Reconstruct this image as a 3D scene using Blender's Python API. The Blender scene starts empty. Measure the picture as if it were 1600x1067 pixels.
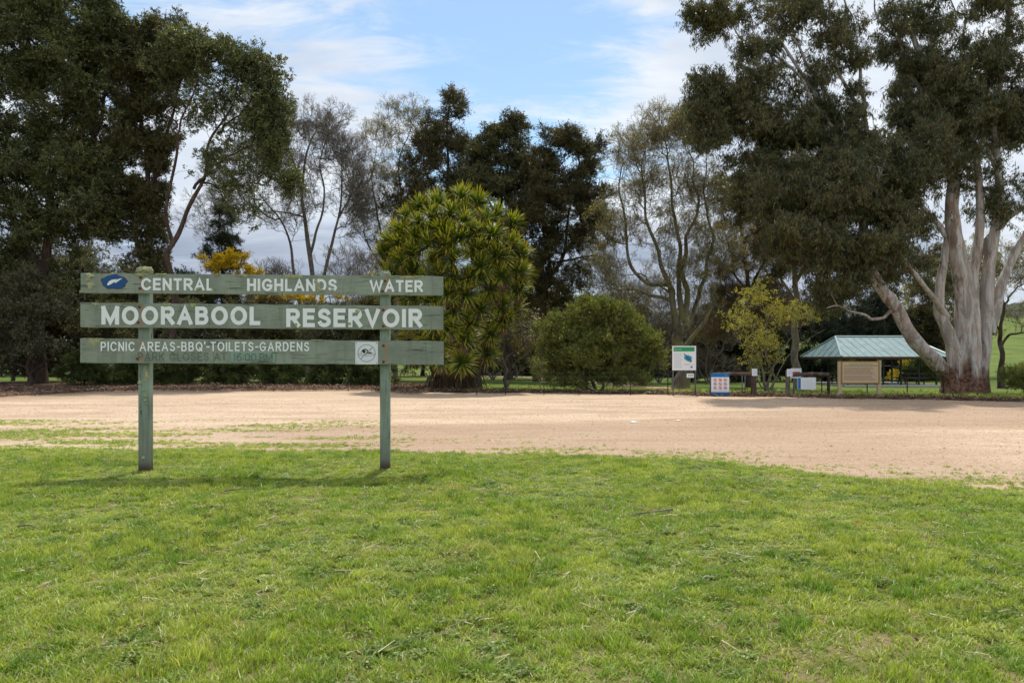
import bpy, bmesh, math, random
import numpy as np
from mathutils import Vector, Matrix, Euler, noise as mnoise
R = math.radians
PI = math.pi
random.seed(7)
rng = np.random.default_rng(11)
S = bpy.context.scene
COL = S.collection

# ------------------------------------------------------------------ camera
F, CH, HZ = 1150.0, 1.55, 560.0
cam = bpy.data.cameras.new('camera'); camo = bpy.data.objects.new('camera', cam); COL.objects.link(camo)
camo.location = (0, 0, CH); camo.rotation_euler = (R(90), 0, 0)
cam.sensor_width = 36; cam.lens = F/1600*36; cam.shift_y = (HZ-533.5)/1600
cam.clip_start = .05; cam.clip_end = 6000
S.camera = camo
S.render.resolution_x, S.render.resolution_y = 1024, 682
S.view_settings.view_transform = 'Standard'; S.view_settings.look = 'None'
S.view_settings.exposure = 0.52; S.view_settings.gamma = 1
SUN_EL, SUN_AZ = R(64), R(6)          # azimuth from +Y towards +X
sun = bpy.data.lights.new('sun', 'SUN'); suno = bpy.data.objects.new('sun', sun); COL.objects.link(suno)
sun.energy = 2.75; sun.angle = R(1.0); sun.color = (1, .95, .87)
sd = Vector((math.sin(SUN_AZ)*math.cos(SUN_EL), math.cos(SUN_AZ)*math.cos(SUN_EL), math.sin(SUN_EL)))
suno.rotation_euler = sd.to_track_quat('Z', 'Y').to_euler()
suno.location = (0, 0, 40)


class NT:
    """tiny node-tree helper"""
    def __init__(s, tree): s.t = tree; s.n = tree.nodes; s.l = tree.links
    def add(s, kind, ins=None, **kw):
        n = s.n.new(kind)
        for k, v in kw.items(): setattr(n, k, v)
        for k, v in (ins or {}).items():
            sock = n.inputs[k]
            if isinstance(v, bpy.types.NodeSocket): s.l.new(v, sock)
            else: sock.default_value = v
        return n
    def math(s, op, a, b=None, c=None, clamp=False):
        n = s.n.new('ShaderNodeMath'); n.operation = op; n.use_clamp = clamp
        for i, v in enumerate((a, b, c)):
            if v is None: continue
            if isinstance(v, bpy.types.NodeSocket): s.l.new(v, n.inputs[i])
            else: n.inputs[i].default_value = v
        return n.outputs[0]
    def mix(s, f, a, b, mode='MIX'):
        n = s.n.new('ShaderNodeMix'); n.data_type = 'RGBA'; n.blend_type = mode
        for i, v in ((0, f), (6, a), (7, b)):
            if isinstance(v, bpy.types.NodeSocket): s.l.new(v, n.inputs[i])
            elif i == 0: n.inputs[0].default_value = v
            else: n.inputs[i].default_value = (*v, 1) if len(v) == 3 else v
        return n.outputs[2]
    def noise(s, vec, scale, detail=4, rough=.55, dist=0, out='Fac'):
        n = s.n.new('ShaderNodeTexNoise'); n.inputs['Scale'].default_value = scale
        n.inputs['Detail'].default_value = detail; n.inputs['Roughness'].default_value = rough; n.inputs['Distortion'].default_value = dist
        if vec is not None: s.l.new(vec, n.inputs['Vector'])
        return n.outputs[0 if out == 'Fac' else 1]
    def ss(s, v, lo, hi):
        n = s.n.new('ShaderNodeMapRange'); n.interpolation_type = 'SMOOTHSTEP'
        n.inputs['From Min'].default_value = lo; n.inputs['From Max'].default_value = hi
        s.l.new(v, n.inputs['Value']); return n.outputs[0]
    def mapv(s, vec, scale=(1, 1, 1), loc=(0, 0, 0), rot=(0, 0, 0)):
        n = s.n.new('ShaderNodeMapping'); n.inputs['Scale'].default_value = scale
        n.inputs['Location'].default_value = loc; n.inputs['Rotation'].default_value = rot
        s.l.new(vec, n.inputs['Vector']); return n.outputs[0]


# ------------------------------------------------------------------ world: Nishita sky with clouds
W = bpy.data.worlds.new('World'); S.world = W; W.use_nodes = True
w = NT(W.node_tree); w.n.clear()
sky = w.add('ShaderNodeTexSky'); sky.sky_type = 'NISHITA'; sky.sun_disc = False
sky.sun_elevation = SUN_EL; sky.sun_rotation = SUN_AZ; sky.air_density = 1.0; sky.dust_density = .6; sky.ozone_density = 1.5
tc = w.add('ShaderNodeTexCoord').outputs['Generated']
sx = w.add('ShaderNodeSeparateXYZ', {0: tc}); X, Y, Z = sx.outputs
zz = w.math('ADD', w.math('MAXIMUM', Z, 0.0), .16)
u = w.math('DIVIDE', X, zz); v = w.math('DIVIDE', Y, zz)
pv = w.add('ShaderNodeCombineXYZ', {0: u, 1: v, 2: 0.0}).outputs[0]
n1 = w.noise(w.mapv(pv, (1.0, 2.1, 1), (3.1, .7, 0)), .95, 8, .58, .35)
n2 = w.noise(w.mapv(pv, (1, 2.2, 1), (9.1, 4.7, 0)), 3.6, 8, .62, .5)
nn = w.math('ADD', w.math('MULTIPLY', n1, .5), w.math('MULTIPLY', n2, .5))
# open blue gap ahead, high up, thinning to cloud near the horizon
gx = w.math('SUBTRACT', w.math('DIVIDE', X, w.math('MAXIMUM', Y, .05)), -.01)
az = w.math('ADD', w.math('ABSOLUTE', gx), 0)
front = w.ss(Y, 0.0, .5)
gap = w.math('MULTIPLY', w.math('SUBTRACT', 1.0, w.ss(az, .0, .26)), front)
low = w.math('SUBTRACT', 1.0, w.ss(Z, .16, .30))
bias = w.math('ADD', w.math('MULTIPLY', gap, -.20), w.math('MULTIPLY', low, .12))
rt = w.math('MULTIPLY', w.ss(gx, .33, .5), .2)
cov = w.ss(w.math('ADD', w.math('ADD', nn, bias), w.math('ADD', rt, .10)), .43, .63)
cov = w.math('MULTIPLY', cov, .93)
shade = w.noise(w.mapv(pv, (.8, 1.6, 1), (1.3, 8.2, 0)), 1.6, 5, .55, .2)
lit = w.mix(w.ss(shade, .32, .66), (.47, .52, .60), (.68, .705, .735))
dark = w.mix(w.ss(shade, .35, .66), (.22, .255, .34), (.33, .36, .44))
dl = w.math('MULTIPLY', w.math('SUBTRACT', 1.0, w.ss(w.math('ADD', Z, w.math('MULTIPLY', w.math('SUBTRACT', n1, .5), .12)), .13, .20)), w.math('SUBTRACT', 1.0, w.math('MULTIPLY', w.ss(gx, .5, .66), .8)))
ccol = w.mix(dl, lit, dark)
skc = w.add('ShaderNodeVectorMath', {0: sky.outputs[0], 1: (1.0, 1.08, 1.02)}, operation='MULTIPLY')
SKY_STR = .115
cc = w.add('ShaderNodeVectorMath', {0: ccol}, operation='SCALE'); cc.inputs['Scale'].default_value = 1/SKY_STR
fin = w.mix(cov, skc.outputs[0], cc.outputs[0])
bg = w.add('ShaderNodeBackground', {'Color': fin, 'Strength': SKY_STR})
wo = w.add('ShaderNodeOutputWorld', {'Surface': bg.outputs[0]})


# ------------------------------------------------------------------ helpers
def P(px, py, Yd):
    """photo pixel at depth Yd (m) -> world point"""
    return Vector(((px-800)/F*Yd, Yd, CH-(py-HZ)/F*Yd))

def tag(o, label=None, cat=None, group=None, kind=None):
    if label: o['label'] = label
    if cat: o['category'] = cat
    if group: o['group'] = group
    if kind: o['kind'] = kind
    return o

def empty(name, loc=(0, 0, 0), rz=0, label=None, cat=None, group=None):
    o = bpy.data.objects.new(name, None); COL.objects.link(o); o.location = loc; o.rotation_euler = (0, 0, rz)
    o.empty_display_size = .2
    return tag(o, label, cat, group)

def link(name, me, parent=None, loc=None, rot=None, link_it=True):
    o = bpy.data.objects.new(name, me)
    if link_it: COL.objects.link(o)
    if parent: o.parent = parent
    if loc is not None: o.location = loc
    if rot is not None: o.rotation_euler = rot
    return o

def npmesh(name, V, faces, mat, smooth=False, mats=None, midx=None):
    """faces: list of (n,k) int arrays"""
    me = bpy.data.meshes.new(name)
    V = np.asarray(V, np.float32).reshape(-1, 3)
    if isinstance(faces, np.ndarray): faces = [faces]
    faces = [f for f in faces if len(f)]
    loops = np.concatenate([f.ravel() for f in faces]).astype(np.int32)
    sizes = np.concatenate([np.full(len(f), f.shape[1], np.int32) for f in faces])
    starts = np.concatenate([[0], np.cumsum(sizes)[:-1]]).astype(np.int32)
    me.vertices.add(len(V)); me.vertices.foreach_set('co', V.ravel())
    me.loops.add(len(loops)); me.loops.foreach_set('vertex_index', loops)
    me.polygons.add(len(sizes)); me.polygons.foreach_set('loop_start', starts)
    if midx is not None: me.polygons.foreach_set('material_index', np.asarray(midx, np.int32))
    me.polygons.foreach_set('use_smooth', np.full(len(sizes), smooth))
    for m in (mats or [mat]): me.materials.append(m)
    me.update(calc_edges=True)
    return me

class MB:
    """bmesh collector"""
    def __init__(s): s.b = bmesh.new()
    def box(s, c, d, rot=None, bev=0):
        m = Matrix.Translation(c) @ (rot.to_4x4() if rot is not None else Matrix()) @ Matrix.Diagonal((*d, 1))
        r = bmesh.ops.create_cube(s.b, size=1, matrix=m)
        if bev:
            es = list({e for v_ in r['verts'] for e in v_.link_edges})
            bmesh.ops.bevel(s.b, geom=es, offset=bev, segments=2, affect='EDGES', profile=.6)
        return s
    def cyl(s, a, b_, r1, r2=None, n=10):
        a, b_ = Vector(a), Vector(b_); d = b_-a
        m = Matrix.Translation((a+b_)/2) @ d.to_track_quat('Z', 'Y').to_matrix().to_4x4()
        bmesh.ops.create_cone(s.b, cap_ends=True, segments=n, radius1=r1, radius2=r1 if r2 is None else r2, depth=d.length, matrix=m)
        return s
    def poly(s, pts, thick=None):
        vs = [s.b.verts.new(p) for p in pts]; f = s.b.faces.new(vs)
        if thick is not None:
            r = bmesh.ops.extrude_face_region(s.b, geom=[f])
            bmesh.ops.translate(s.b, vec=thick, verts=[e for e in r['geom'] if isinstance(e, bmesh.types.BMVert)])
        return s
    def build(s, name, mat, parent=None, smooth=False, loc=None, rot=None):
        me = bpy.data.meshes.new(name); bmesh.ops.recalc_face_normals(s.b, faces=s.b.faces[:]); s.b.to_mesh(me); s.b.free()
        me.materials.append(mat)
        if smooth: me.polygons.foreach_set('use_smooth', [True]*len(me.polygons))
        return link(name, me, parent, loc, rot)

def mat(name):
    m = bpy.data.materials.new(name); m.use_nodes = True
    t = NT(m.node_tree); t.n.clear()
    t.out = t.add('ShaderNodeOutputMaterial'); t.m = m
    return t

def finish(t, col, rough=.7, bump=None, bstr=.3, bdist=.02, spec=.3, metal=0, transl=None, tcol=None):
    p = t.add('ShaderNodeBsdfPrincipled')
    for k, v_ in (('Base Color', col), ('Roughness', rough), ('Metallic', metal)):
        if isinstance(v_, bpy.types.NodeSocket): t.l.new(v_, p.inputs[k])
        else: p.inputs[k].default_value = (*v_, 1) if isinstance(v_, tuple) else v_
    p.inputs['Specular IOR Level'].default_value = spec
    if bump is not None:
        b = t.add('ShaderNodeBump', {'Strength': bstr, 'Distance': bdist, 'Height': bump}); t.l.new(b.outputs[0], p.inputs['Normal'])
    sh = p.outputs[0]
    if transl:
        tr = t.add('ShaderNodeBsdfTranslucent')
        cc_ = tcol if tcol is not None else col
        if isinstance(cc_, bpy.types.NodeSocket): t.l.new(cc_, tr.inputs[0])
        else: tr.inputs[0].default_value = (*cc_, 1)
        mx = t.add('ShaderNodeMixShader', {0: transl, 1: sh, 2: tr.outputs[0]}); sh = mx.outputs[0]
    t.l.new(sh, t.out.inputs['Surface'])
    return t.m

def simple(name, col, rough=.6, var=.12, scale=6, spec=.3, metal=0, bstr=.15, bdist=.01):
    t = mat(name); oc = t.add('ShaderNodeTexCoord').outputs['Object']
    n = t.noise(oc, scale, 6, .6)
    c = t.mix(n, tuple(max(0, x*(1-var*1.6)) for x in col), tuple(min(1, x*(1+var*1.6)) for x in col))
    return finish(t, c, rough, t.noise(oc, scale*8, 3), bstr, bdist, spec, metal)

def leafmat(name, c1, c2, c3=None, transl=.3, rough=.5, spec=.35, tmul=1.5, locscale=.35):
    t = mat(name)
    oi = t.add('ShaderNodeObjectInfo')
    n = t.noise(oi.outputs['Location'], locscale, 3, .6)
    geo = t.add('ShaderNodeNewGeometry')
    f = t.ss(t.math('ADD', t.math('MULTIPLY', n, .6), t.math('MULTIPLY', oi.outputs['Random'], .4)), .3, .7)
    c = t.mix(f, c1, c2)
    ri = geo.outputs['Random Per Island']
    if c3: c = t.mix(t.math('GREATER_THAN', ri, .9), c, c3)
    k = t.math('ADD', t.math('MULTIPLY', ri, .7), .65)
    c = t.mix(1.0, c, t.add('ShaderNodeCombineColor', {0: k, 1: k, 2: k}).outputs[0], 'MULTIPLY')
    tc_ = t.mix(1.0, c, (tmul*1.05, tmul, tmul*.55), 'MULTIPLY')
    return finish(t, c, rough, spec=spec, transl=transl, tcol=tc_)

# ------------------------------------------------------------------ terrain height
def sst(x, a, b):
    t_ = np.clip((x-a)/(b-a), 0, 1); return t_*t_*(3-2*t_)
def zf(x, y):
    x = np.asarray(x, float); y = np.asarray(y, float)
    z = -.38*sst(y, 33, 50)*sst(x, 0, 8) - .25*sst(y, 40, 90)*(1-sst(x, 0, 8))
    z = z + 15*sst(y, 85, 330)*sst(x/np.maximum(y, 1), .42, .66)
    z = z + 34*sst(y, 350, 900)
    z = z + .10*np.sin(x*.13+1)*np.sin(y*.11)*sst(y, 48, 70)
    return z
def edge_near(x):
    e = np.interp(x, [-30, -14, -8.6, -3.8, -1.06, 2.03, 3.3, 4.35, 6.46, 12, 30], [12.2, 12.5, 12.4, 12.6, 12.3, 11.7, 10.95, 10.0, 9.25, 8.0, 5.0])
    return e - .32 - .55*sst(x, 2.5, 6.5) + .13*np.sin(x*2.1+.5) + .08*np.sin(x*5.3) + .05*np.sin(x*11.7+1)
def edge_far(x):
    return np.interp(x, [-60, -22.5, -20.8, -19.4, -17, -6.5, -3.6, 2.8, 8, 12, 18, 40], [24.5, 26, 29.5, 36, 38.6, 38.5, 34, 33.2, 30.9, 29.3, 27, 24]) + .25*np.sin(x*1.3) + .12*np.sin(x*3.7+1)

def grid_sheet(name, xs, ys, zfun, m, off=0):
    """xs: 1d; ys: function(i)-> (lo, hi) arrays or 1d array"""
    if isinstance(ys, tuple):
        lo, hi, n = ys; T = np.linspace(0, 1, n)
        Yg = lo[None, :]*(1-T[:, None]) + hi[None, :]*T[:, None]
        Xg = np.broadcast_to(xs[None, :], Yg.shape)
    else:
        Xg, Yg = np.meshgrid(xs, ys)
    Zg = zfun(Xg, Yg)+off
    h, k = Xg.shape
    V = np.stack([Xg, Yg, Zg], -1).reshape(-1, 3)
    i = np.arange(h*k).reshape(h, k)
    Fq = np.stack([i[:-1, :-1], i[:-1, 1:], i[1:, 1:], i[1:, :-1]], -1).reshape(-1, 4)
    return link(name, npmesh(name, V, Fq, m, True))

# ---- ground materials
t = mat('far_lawn'); oc = t.add('ShaderNodeTexCoord').outputs['Object']
a = t.noise(oc, .12, 5); b = t.noise(oc, 14, 5, .7); c_ = t.noise(oc, 1.1, 4)
c = t.mix(t.ss(a, .35, .65), (.085, .135, .022), (.15, .19, .04)); c = t.mix(t.ss(c_, .52, .75), c, (.16, .15, .06))
c = t.mix(t.math('MULTIPLY', t.ss(b, .45, .7), .7), c, (.05, .08, .015))
M_FARLAWN = finish(t, c, .9, b, .8, .06, .1)

t = mat('gravel'); oc = t.add('ShaderNodeTexCoord').outputs['Object']
vo = t.add('ShaderNodeTexVoronoi', {'Vector': oc, 'Scale': 52.0}); vb = t.add('ShaderNodeTexVoronoi', {'Vector': oc, 'Scale': 21.0})
a = t.noise(t.mapv(oc, (.35, 1.1, 1)), .8, 6, .62); b = t.noise(oc, 30, 4, .7); d = t.noise(t.mapv(oc, (.4, 1.6, 1), rot=(0, 0, .12)), 1.7, 7, .68, .5)
c = t.mix(t.ss(a, .3, .7), (.49, .335, .205), (.62, .465, .315))
sep = t.add('ShaderNodeSeparateColor', {0: vo.outputs['Color']}).outputs[0]
c = t.mix(t.math('MULTIPLY', t.ss(sep, .55, .95), .5), c, (.80, .68, .56))
c = t.mix(t.math('MULTIPLY', t.ss(sep, .22, .0), .5), c, (.30, .19, .12))
sep2 = t.add('ShaderNodeSeparateColor', {0: vb.outputs['Color']}).outputs[1]
c = t.mix(t.math('MULTIPLY', t.ss(sep2, .8, .98), .45), c, (.70, .64, .58))
c = t.mix(t.math('MULTIPLY', t.ss(d, .53, .70), .6), c, (.32, .20, .125)); c = t.mix(t.math('MULTIPLY', t.ss(t.noise(t.mapv(oc, (.09, .9, 1), rot=(0, 0, -.06)), 1.0, 5, .6, .4), .5, .68), .35), c, (.60, .47, .35)); tk = t.add('ShaderNodeTexWave', {'Vector': t.mapv(oc, (.04, 1, 1), rot=(0, 0, .07)), 'Scale': .16, 'Distortion': 6.0, 'Detail': 3.0, 'Detail Scale': .35}); c = t.mix(t.math('MULTIPLY', t.ss(tk.outputs['Fac'], .62, .9), .5), c, (.31, .20, .13))
c = t.mix(t.math('MULTIPLY', t.ss(b, .55, .75), .45), c, (.25, .17, .12))
spx = t.add('ShaderNodeSeparateXYZ', {0: oc})
far = t.math('MULTIPLY', t.ss(spx.outputs[1], 24, 31), t.ss(spx.outputs[0], 2, 12))
c = t.mix(t.math('MULTIPLY', t.math('MULTIPLY', far, t.ss(d, .4, .6)), .55), c, (.33, .22, .13))
pt = t.noise(t.mapv(oc, (.22, .8, 1), (4, 9, 0)), .55, 7, .7, .8); c = t.mix(t.math('MULTIPLY', t.ss(pt, .50, .58), .42), c, (.36, .245, .16))
pt2 = t.noise(t.mapv(oc, (.5, 1.4, 1), (14, 2, 0)), 2.6, 6, .75); c = t.mix(t.math('MULTIPLY', t.ss(pt2, .62, .70), .5), c, (.27, .18, .12))
bm_ = t.math('ADD', t.math('MULTIPLY', vo.outputs['Distance'], -.8), t.math('MULTIPLY', d, 1.0))
M_GRAVEL = finish(t, c, .92, bm_, .55, .03, .15)

t = mat('lawn_soil'); oc = t.add('ShaderNodeTexCoord').outputs['Object']
a = t.noise(oc, 1.6, 6, .65); b = t.noise(oc, 40, 4, .7)
c = t.mix(t.ss(a, .4, .62), (.16, .17, .05), (.28, .21, .12)); c = t.mix(t.math('MULTIPLY', t.ss(b, .5, .75), .5), c, (.09, .08, .04))
M_SOIL = finish(t, c, .95, b, .9, .03, .1)

t = mat('mulch'); oc = t.add('ShaderNodeTexCoord').outputs['Object']
a = t.noise(t.mapv(oc, (1, 1, 1)), .5, 6, .65); b = t.noise(oc, 13, 6, .75)
c = t.mix(t.ss(b, .35, .65), (.05, .030, .022), (.20, .12, .085)); c = t.mix(t.math('MULTIPLY', t.ss(a, .5, .7), .5), c, (.28, .19, .14))
M_MULCH = finish(t, c, .95, b, 1, .08, .1)
M_PATH = simple('path_earth', (.40, .25, .17), .95, .2, 3)
t = mat('forest_hill'); oc = t.add('ShaderNodeTexCoord').outputs['Object']
a = t.noise(oc, .02, 6, .7); b = t.noise(oc, .15, 5, .7)
M_HILLS = finish(t, t.mix(t.ss(a, .35, .65), (.055, .07, .06), (.11, .125, .09)), .95, b, 1, 6, .05)

# ---- ground sheets
xs = np.concatenate([np.linspace(-900, -70, 28), np.linspace(-68, 68, 137), np.linspace(70, 900, 60)])
ysg = np.concatenate([[-40, -20, -8], np.linspace(-4, 110, 115), np.linspace(115, 900, 90)])
o = grid_sheet('ground', xs, ysg, zf, M_FARLAWN); tag(o, kind='structure')
gx_ = np.linspace(-58, 40, 393)
o = grid_sheet('gravel_carpark', gx_, (edge_near(gx_)-1.2, edge_far(gx_), 60), zf, M_GRAVEL, .006); tag(o, kind='structure')
lx = np.linspace(-16, 16, 321)
def zl(x, y):
    e = edge_near(x)-y
    z = .02*sst(e, 0, .5)*(1+np.sin(x*1.7)*np.sin(y*1.9)*.5) + .012
    return z
o = grid_sheet('lawn_ground', lx, (np.full_like(lx, -1.5), edge_near(lx), 150), zl, M_SOIL); tag(o, kind='structure')
mx_ = np.linspace(-57, -2.2, 240)
def mh(x): return np.interp(x, [-57, -22.5, -20.8, -19.4, -17, -8, -5, -2.2], [22, 20, 16, 10, 7, 5.5, 5, 1.5])
def zm(x, y):
    e = y-edge_far(x)
    return zf(x, y)+.10*sst(e, -.7, 1.2)*sst(mh(x)-e, -.4, 1.)+.012+.025*np.sin(x*7)*np.sin(y*5.1)*sst(e, -.6, .4)
o = grid_sheet('mulch_bed', mx_, (edge_far(mx_)-.7+.25*np.sin(mx_*2.2), edge_far(mx_)+mh(mx_), 40), zm, M_MULCH); tag(o, kind='structure')
# leaf litter strip along the fence on the right
fx = np.linspace(-3.4, 30, 200)
o = grid_sheet('litter_strip', fx, (edge_far(fx)-.35+.2*np.sin(fx*2.9), edge_far(fx)+.9+.3*np.sin(fx*1.9+1), 8), zf, M_MULCH, .013); tag(o, kind='structure')
# paths
def strip(name, pts, wdt, m, off):
    V = []; pts = [Vector((p[0], p[1], 0)) for p in pts]
    dense = []
    for i in range(len(pts)-1):
        for k in range(10): dense.append(pts[i].lerp(pts[i+1], k/10))
    dense.append(pts[-1])
    for i, p in enumerate(dense):
        d_ = (dense[min(i+1, len(dense)-1)]-dense[max(i-1, 0)]).normalized(); n_ = Vector((-d_.y, d_.x, 0))
        for s_ in (-.5, -.17, .17, .5):
            q = p+n_*wdt*s_; V.append((q.x, q.y, float(zf(q.x, q.y))+off))
    V = np.array(V); n = len(dense); i = np.arange(n*4).reshape(n, 4)
    Fq = np.stack([i[:-1, :-1], i[1:, :-1], i[1:, 1:], i[:-1, 1:]], -1).reshape(-1, 4)
    return tag(link(name, npmesh(name, V, Fq, m, True)), kind='structure')
strip('garden_path', [(8.0, 32), (7.6, 35), (8.6, 40), (9.5, 48), (6, 58), (-2, 66), (-20, 74), (-60, 80)], 1.7, M_PATH, .03)

# distant wooded ridge
hx = np.linspace(-900, 1500, 260)
def zh(x, y):
    r_ = 26*np.sin(x*.004+1.0)+14*np.sin(x*.011+2)+5*np.sin(x*.037)+3*np.sin(x*.09)+1.5*np.sin(x*.31+y*.2)
    return 20+(62+r_+38*sst(x, 350, 900))*sst(y, 850, 1400)
o = grid_sheet('wooded_hills', hx, np.linspace(840, 1700, 50), zh, M_HILLS); tag(o, kind='structure')

# ------------------------------------------------------------------ foliage clusters (mesh sources for instancing)
def leaves_np(base, dirs, nrm, L, Wd, curl=0.0):
    """kite-shaped leaves: base (n,3), direction, face normal hint, length, width -> verts, tris(2 per leaf as a quad)"""
    dirs = dirs/np.linalg.norm(dirs, axis=1, keepdims=True)
    side = np.cross(dirs, nrm); side /= (np.linalg.norm(side, axis=1, keepdims=True)+1e-9)
    up = np.cross(side, dirs)
    L = L[:, None]; Wd = Wd[:, None]
    a_ = base; m_ = base+dirs*L*.45+up*L*curl; tip = base+dirs*L
    V = np.stack([a_, m_+side*Wd*.5, tip, m_-side*Wd*.5], 1).reshape(-1, 3)
    n = len(base); Fq = np.arange(n*4).reshape(n, 4)
    return V, Fq

def rdir(n, zb=0.0):
    d_ = rng.normal(size=(n, 3)); d_ /= np.linalg.norm(d_, axis=1, keepdims=True); d_[:, 2] += zb
    return d_/np.linalg.norm(d_, axis=1, keepdims=True)

def twig_tris(A, B, r):
    """three-sided thin prisms from A to B"""
    n = len(A); d_ = B-A; d_ /= (np.linalg.norm(d_, axis=1, keepdims=True)+1e-9)
    ref = np.where(np.abs(d_[:, 2:3]) > .9, np.array([[1., 0, 0]]), np.array([[0, 0, 1.]]))
    s_ = np.cross(d_, ref); s_ /= np.linalg.norm(s_, axis=1, keepdims=True); t_ = np.cross(d_, s_)
    ring = []
    for k in range(3):
        a_ = 2*PI*k/3; ring.append(s_*math.cos(a_)+t_*math.sin(a_))
    r = np.asarray(r).reshape(-1, 1)*np.ones((n, 1))
    V = np.stack([A+ring[0]*r, A+ring[1]*r, A+ring[2]*r, B+ring[0]*r*.45, B+ring[1]*r*.45, B+ring[2]*r*.45], 1).reshape(-1, 3)
    i = np.arange(n)[:, None]*6
    Fq = np.concatenate([i+np.array([[0, 1, 4, 3]]), i+np.array([[1, 2, 5, 4]]), i+np.array([[2, 0, 3, 5]])])
    return V, Fq

def cluster_src(name, kind, lm, tm, n=90, rad=.5, L=.1, Wd=.04, variants=3):
    """leafy twig cluster growing along local +Z"""
    out = []
    for _ in range(variants):
        nt = max(4, n//14)
        # twigs fan out from origin
        if kind == 'droop':
            td = rdir(nt, .25); ends = td*rad*rng.uniform(.45, 1, (nt, 1))
        elif kind == 'up':
            td = rdir(nt, 1.1); ends = td*rad*rng.uniform(.5, 1.15, (nt, 1))
        elif kind == 'flat':
            td = rdir(nt, .3); td[:, 2] *= .45; ends = td*rad*rng.uniform(.5, 1.1, (nt, 1))
        else:
            td = rdir(nt, .55); ends = td*rad*rng.uniform(.5, 1.05, (nt, 1))
        mids = ends*.5+rng.normal(size=(nt, 3))*rad*.07
        TV, TF = twig_tris(np.concatenate([np.zeros((nt, 3)), mids]), np.concatenate([mids, ends]), rad*.010)
        Vs, Fs, nv = [TV], [TF], len(TV)
        if n:
            k = rng.integers(0, nt, n); f = rng.uniform(.25, 1.05, (n, 1))
            base = np.where(f < .5, mids[k]*f*2, mids[k]+(ends[k]-mids[k])*(f*2-1))+rng.normal(size=(n, 3))*rad*.05
            if kind == 'droop':
                d_ = rdir(n, -1.5); nr = rdir(n)
            elif kind == 'needle':
                d_ = td[k]*.8+rdir(n)*.7; nr = rdir(n)
            else:
                d_ = td[k]*.9+rdir(n)*.9; nr = rdir(n, .9)
            LV, LF = leaves_np(base, d_, nr, L*rng.uniform(.6, 1.25, n), Wd*rng.uniform(.7, 1.25, n), .12)
            Vs.append(LV); Fs.append(LF+nv)
        V = np.concatenate(Vs); Fq = np.concatenate(Fs)
        mi = np.concatenate([np.zeros(len(TF), int), np.ones(len(Fq)-len(TF), int)])
        me = npmesh(name, V, Fq, None, False, [tm, lm], mi)
        out.append(link(name, me, link_it=False))
    return out

def twig_src(name, tm, lm=None, rad=.8, depth=3, n0=5, L=.03, leaves=0, spread=.45, variants=3, thick=.008):
    """bare branching twig spray along +Z"""
    out = []
    for _ in range(variants):
        A, B, Rr = [], [], []; tips = []
        st = [(np.zeros(3), np.array([0, 0, 1.]), rad*.42, thick, depth)]
        while st:
            p, d_, l_, r_, k = st.pop()
            q = p
            for j in range(2):
                d_ = d_+rng.normal(size=3)*.16; d_[2] += .05; d_ /= np.linalg.norm(d_)
                q2 = q+d_*l_*.5; A.append(q); B.append(q2); Rr.append(r_)
                q = q2
            tips.append((q, d_))
            if k:
                for j in range(3 if k > 1 else 3):
                    dd = d_+rng.normal(size=3)*spread; dd /= np.linalg.norm(dd)
                    st.append((q if j else q-d_*l_*.3, dd, l_*.72, r_*.68, k-1))
        TV, TF = twig_tris(np.array(A), np.array(B), np.array(Rr))
        Vs, Fs = [TV], [TF]; mi = np.zeros(len(TF), int)
        if leaves:
            k = rng.integers(0, len(tips), leaves); base = np.array([tips[i][0] for i in k])+rng.normal(size=(leaves, 3))*.03
            LV, LF = leaves_np(base, rdir(leaves, .4), rdir(leaves), L*rng.uniform(.6, 1.3, leaves), L*.6*rng.uniform(.7, 1.3, leaves), .1)
            Vs.append(LV); Fs.append(LF+len(TV)); mi = np.concatenate([mi, np.ones(len(LF), int)])
        me = npmesh(name, np.concatenate(Vs), np.concatenate(Fs), None, False, [tm, lm or tm], mi)
        out.append(link(name, me, link_it=False))
    return out

_trees = {}
def scatter_tree(srcs):
    key = tuple(id(s_) for s_ in srcs)
    if key in _trees: return _trees[key]
    g = bpy.data.node_groups.new('scatter', 'GeometryNodeTree')
    g.interface.new_socket('Geometry', in_out='INPUT', socket_type='NodeSocketGeometry')
    g.interface.new_socket('Geometry', in_out='OUTPUT', socket_type='NodeSocketGeometry')
    gi = g.nodes.new('NodeGroupInput'); go = g.nodes.new('NodeGroupOutput')
    j = g.nodes.new('GeometryNodeJoinGeometry')
    for s_ in srcs:
        oi = g.nodes.new('GeometryNodeObjectInfo'); oi.inputs['Object'].default_value = s_; oi.inputs['As Instance'].default_value = True
        g.links.new(oi.outputs['Geometry'], j.inputs[0])
    ip = g.nodes.new('GeometryNodeInstanceOnPoints'); ip.inputs['Pick Instance'].default_value = True
    ra = g.nodes.new('GeometryNodeInputNamedAttribute'); ra.data_type = 'FLOAT_VECTOR'; ra.inputs['Name'].default_value = 'rot'
    sa = g.nodes.new('GeometryNodeInputNamedAttribute'); sa.data_type = 'FLOAT_VECTOR'; sa.inputs['Name'].default_value = 'scl'
    g.links.new(gi.outputs[0], ip.inputs['Points']); g.links.new(j.outputs[0], ip.inputs['Instance'])
    er = g.nodes.new('FunctionNodeEulerToRotation')
    g.links.new(ra.outputs['Attribute'], er.inputs[0]); g.links.new(er.outputs[0], ip.inputs['Rotation'])
    g.links.new(sa.outputs['Attribute'], ip.inputs['Scale'])
    g.links.new(ip.outputs[0], go.inputs[0])
    _trees[key] = g
    return g

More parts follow.
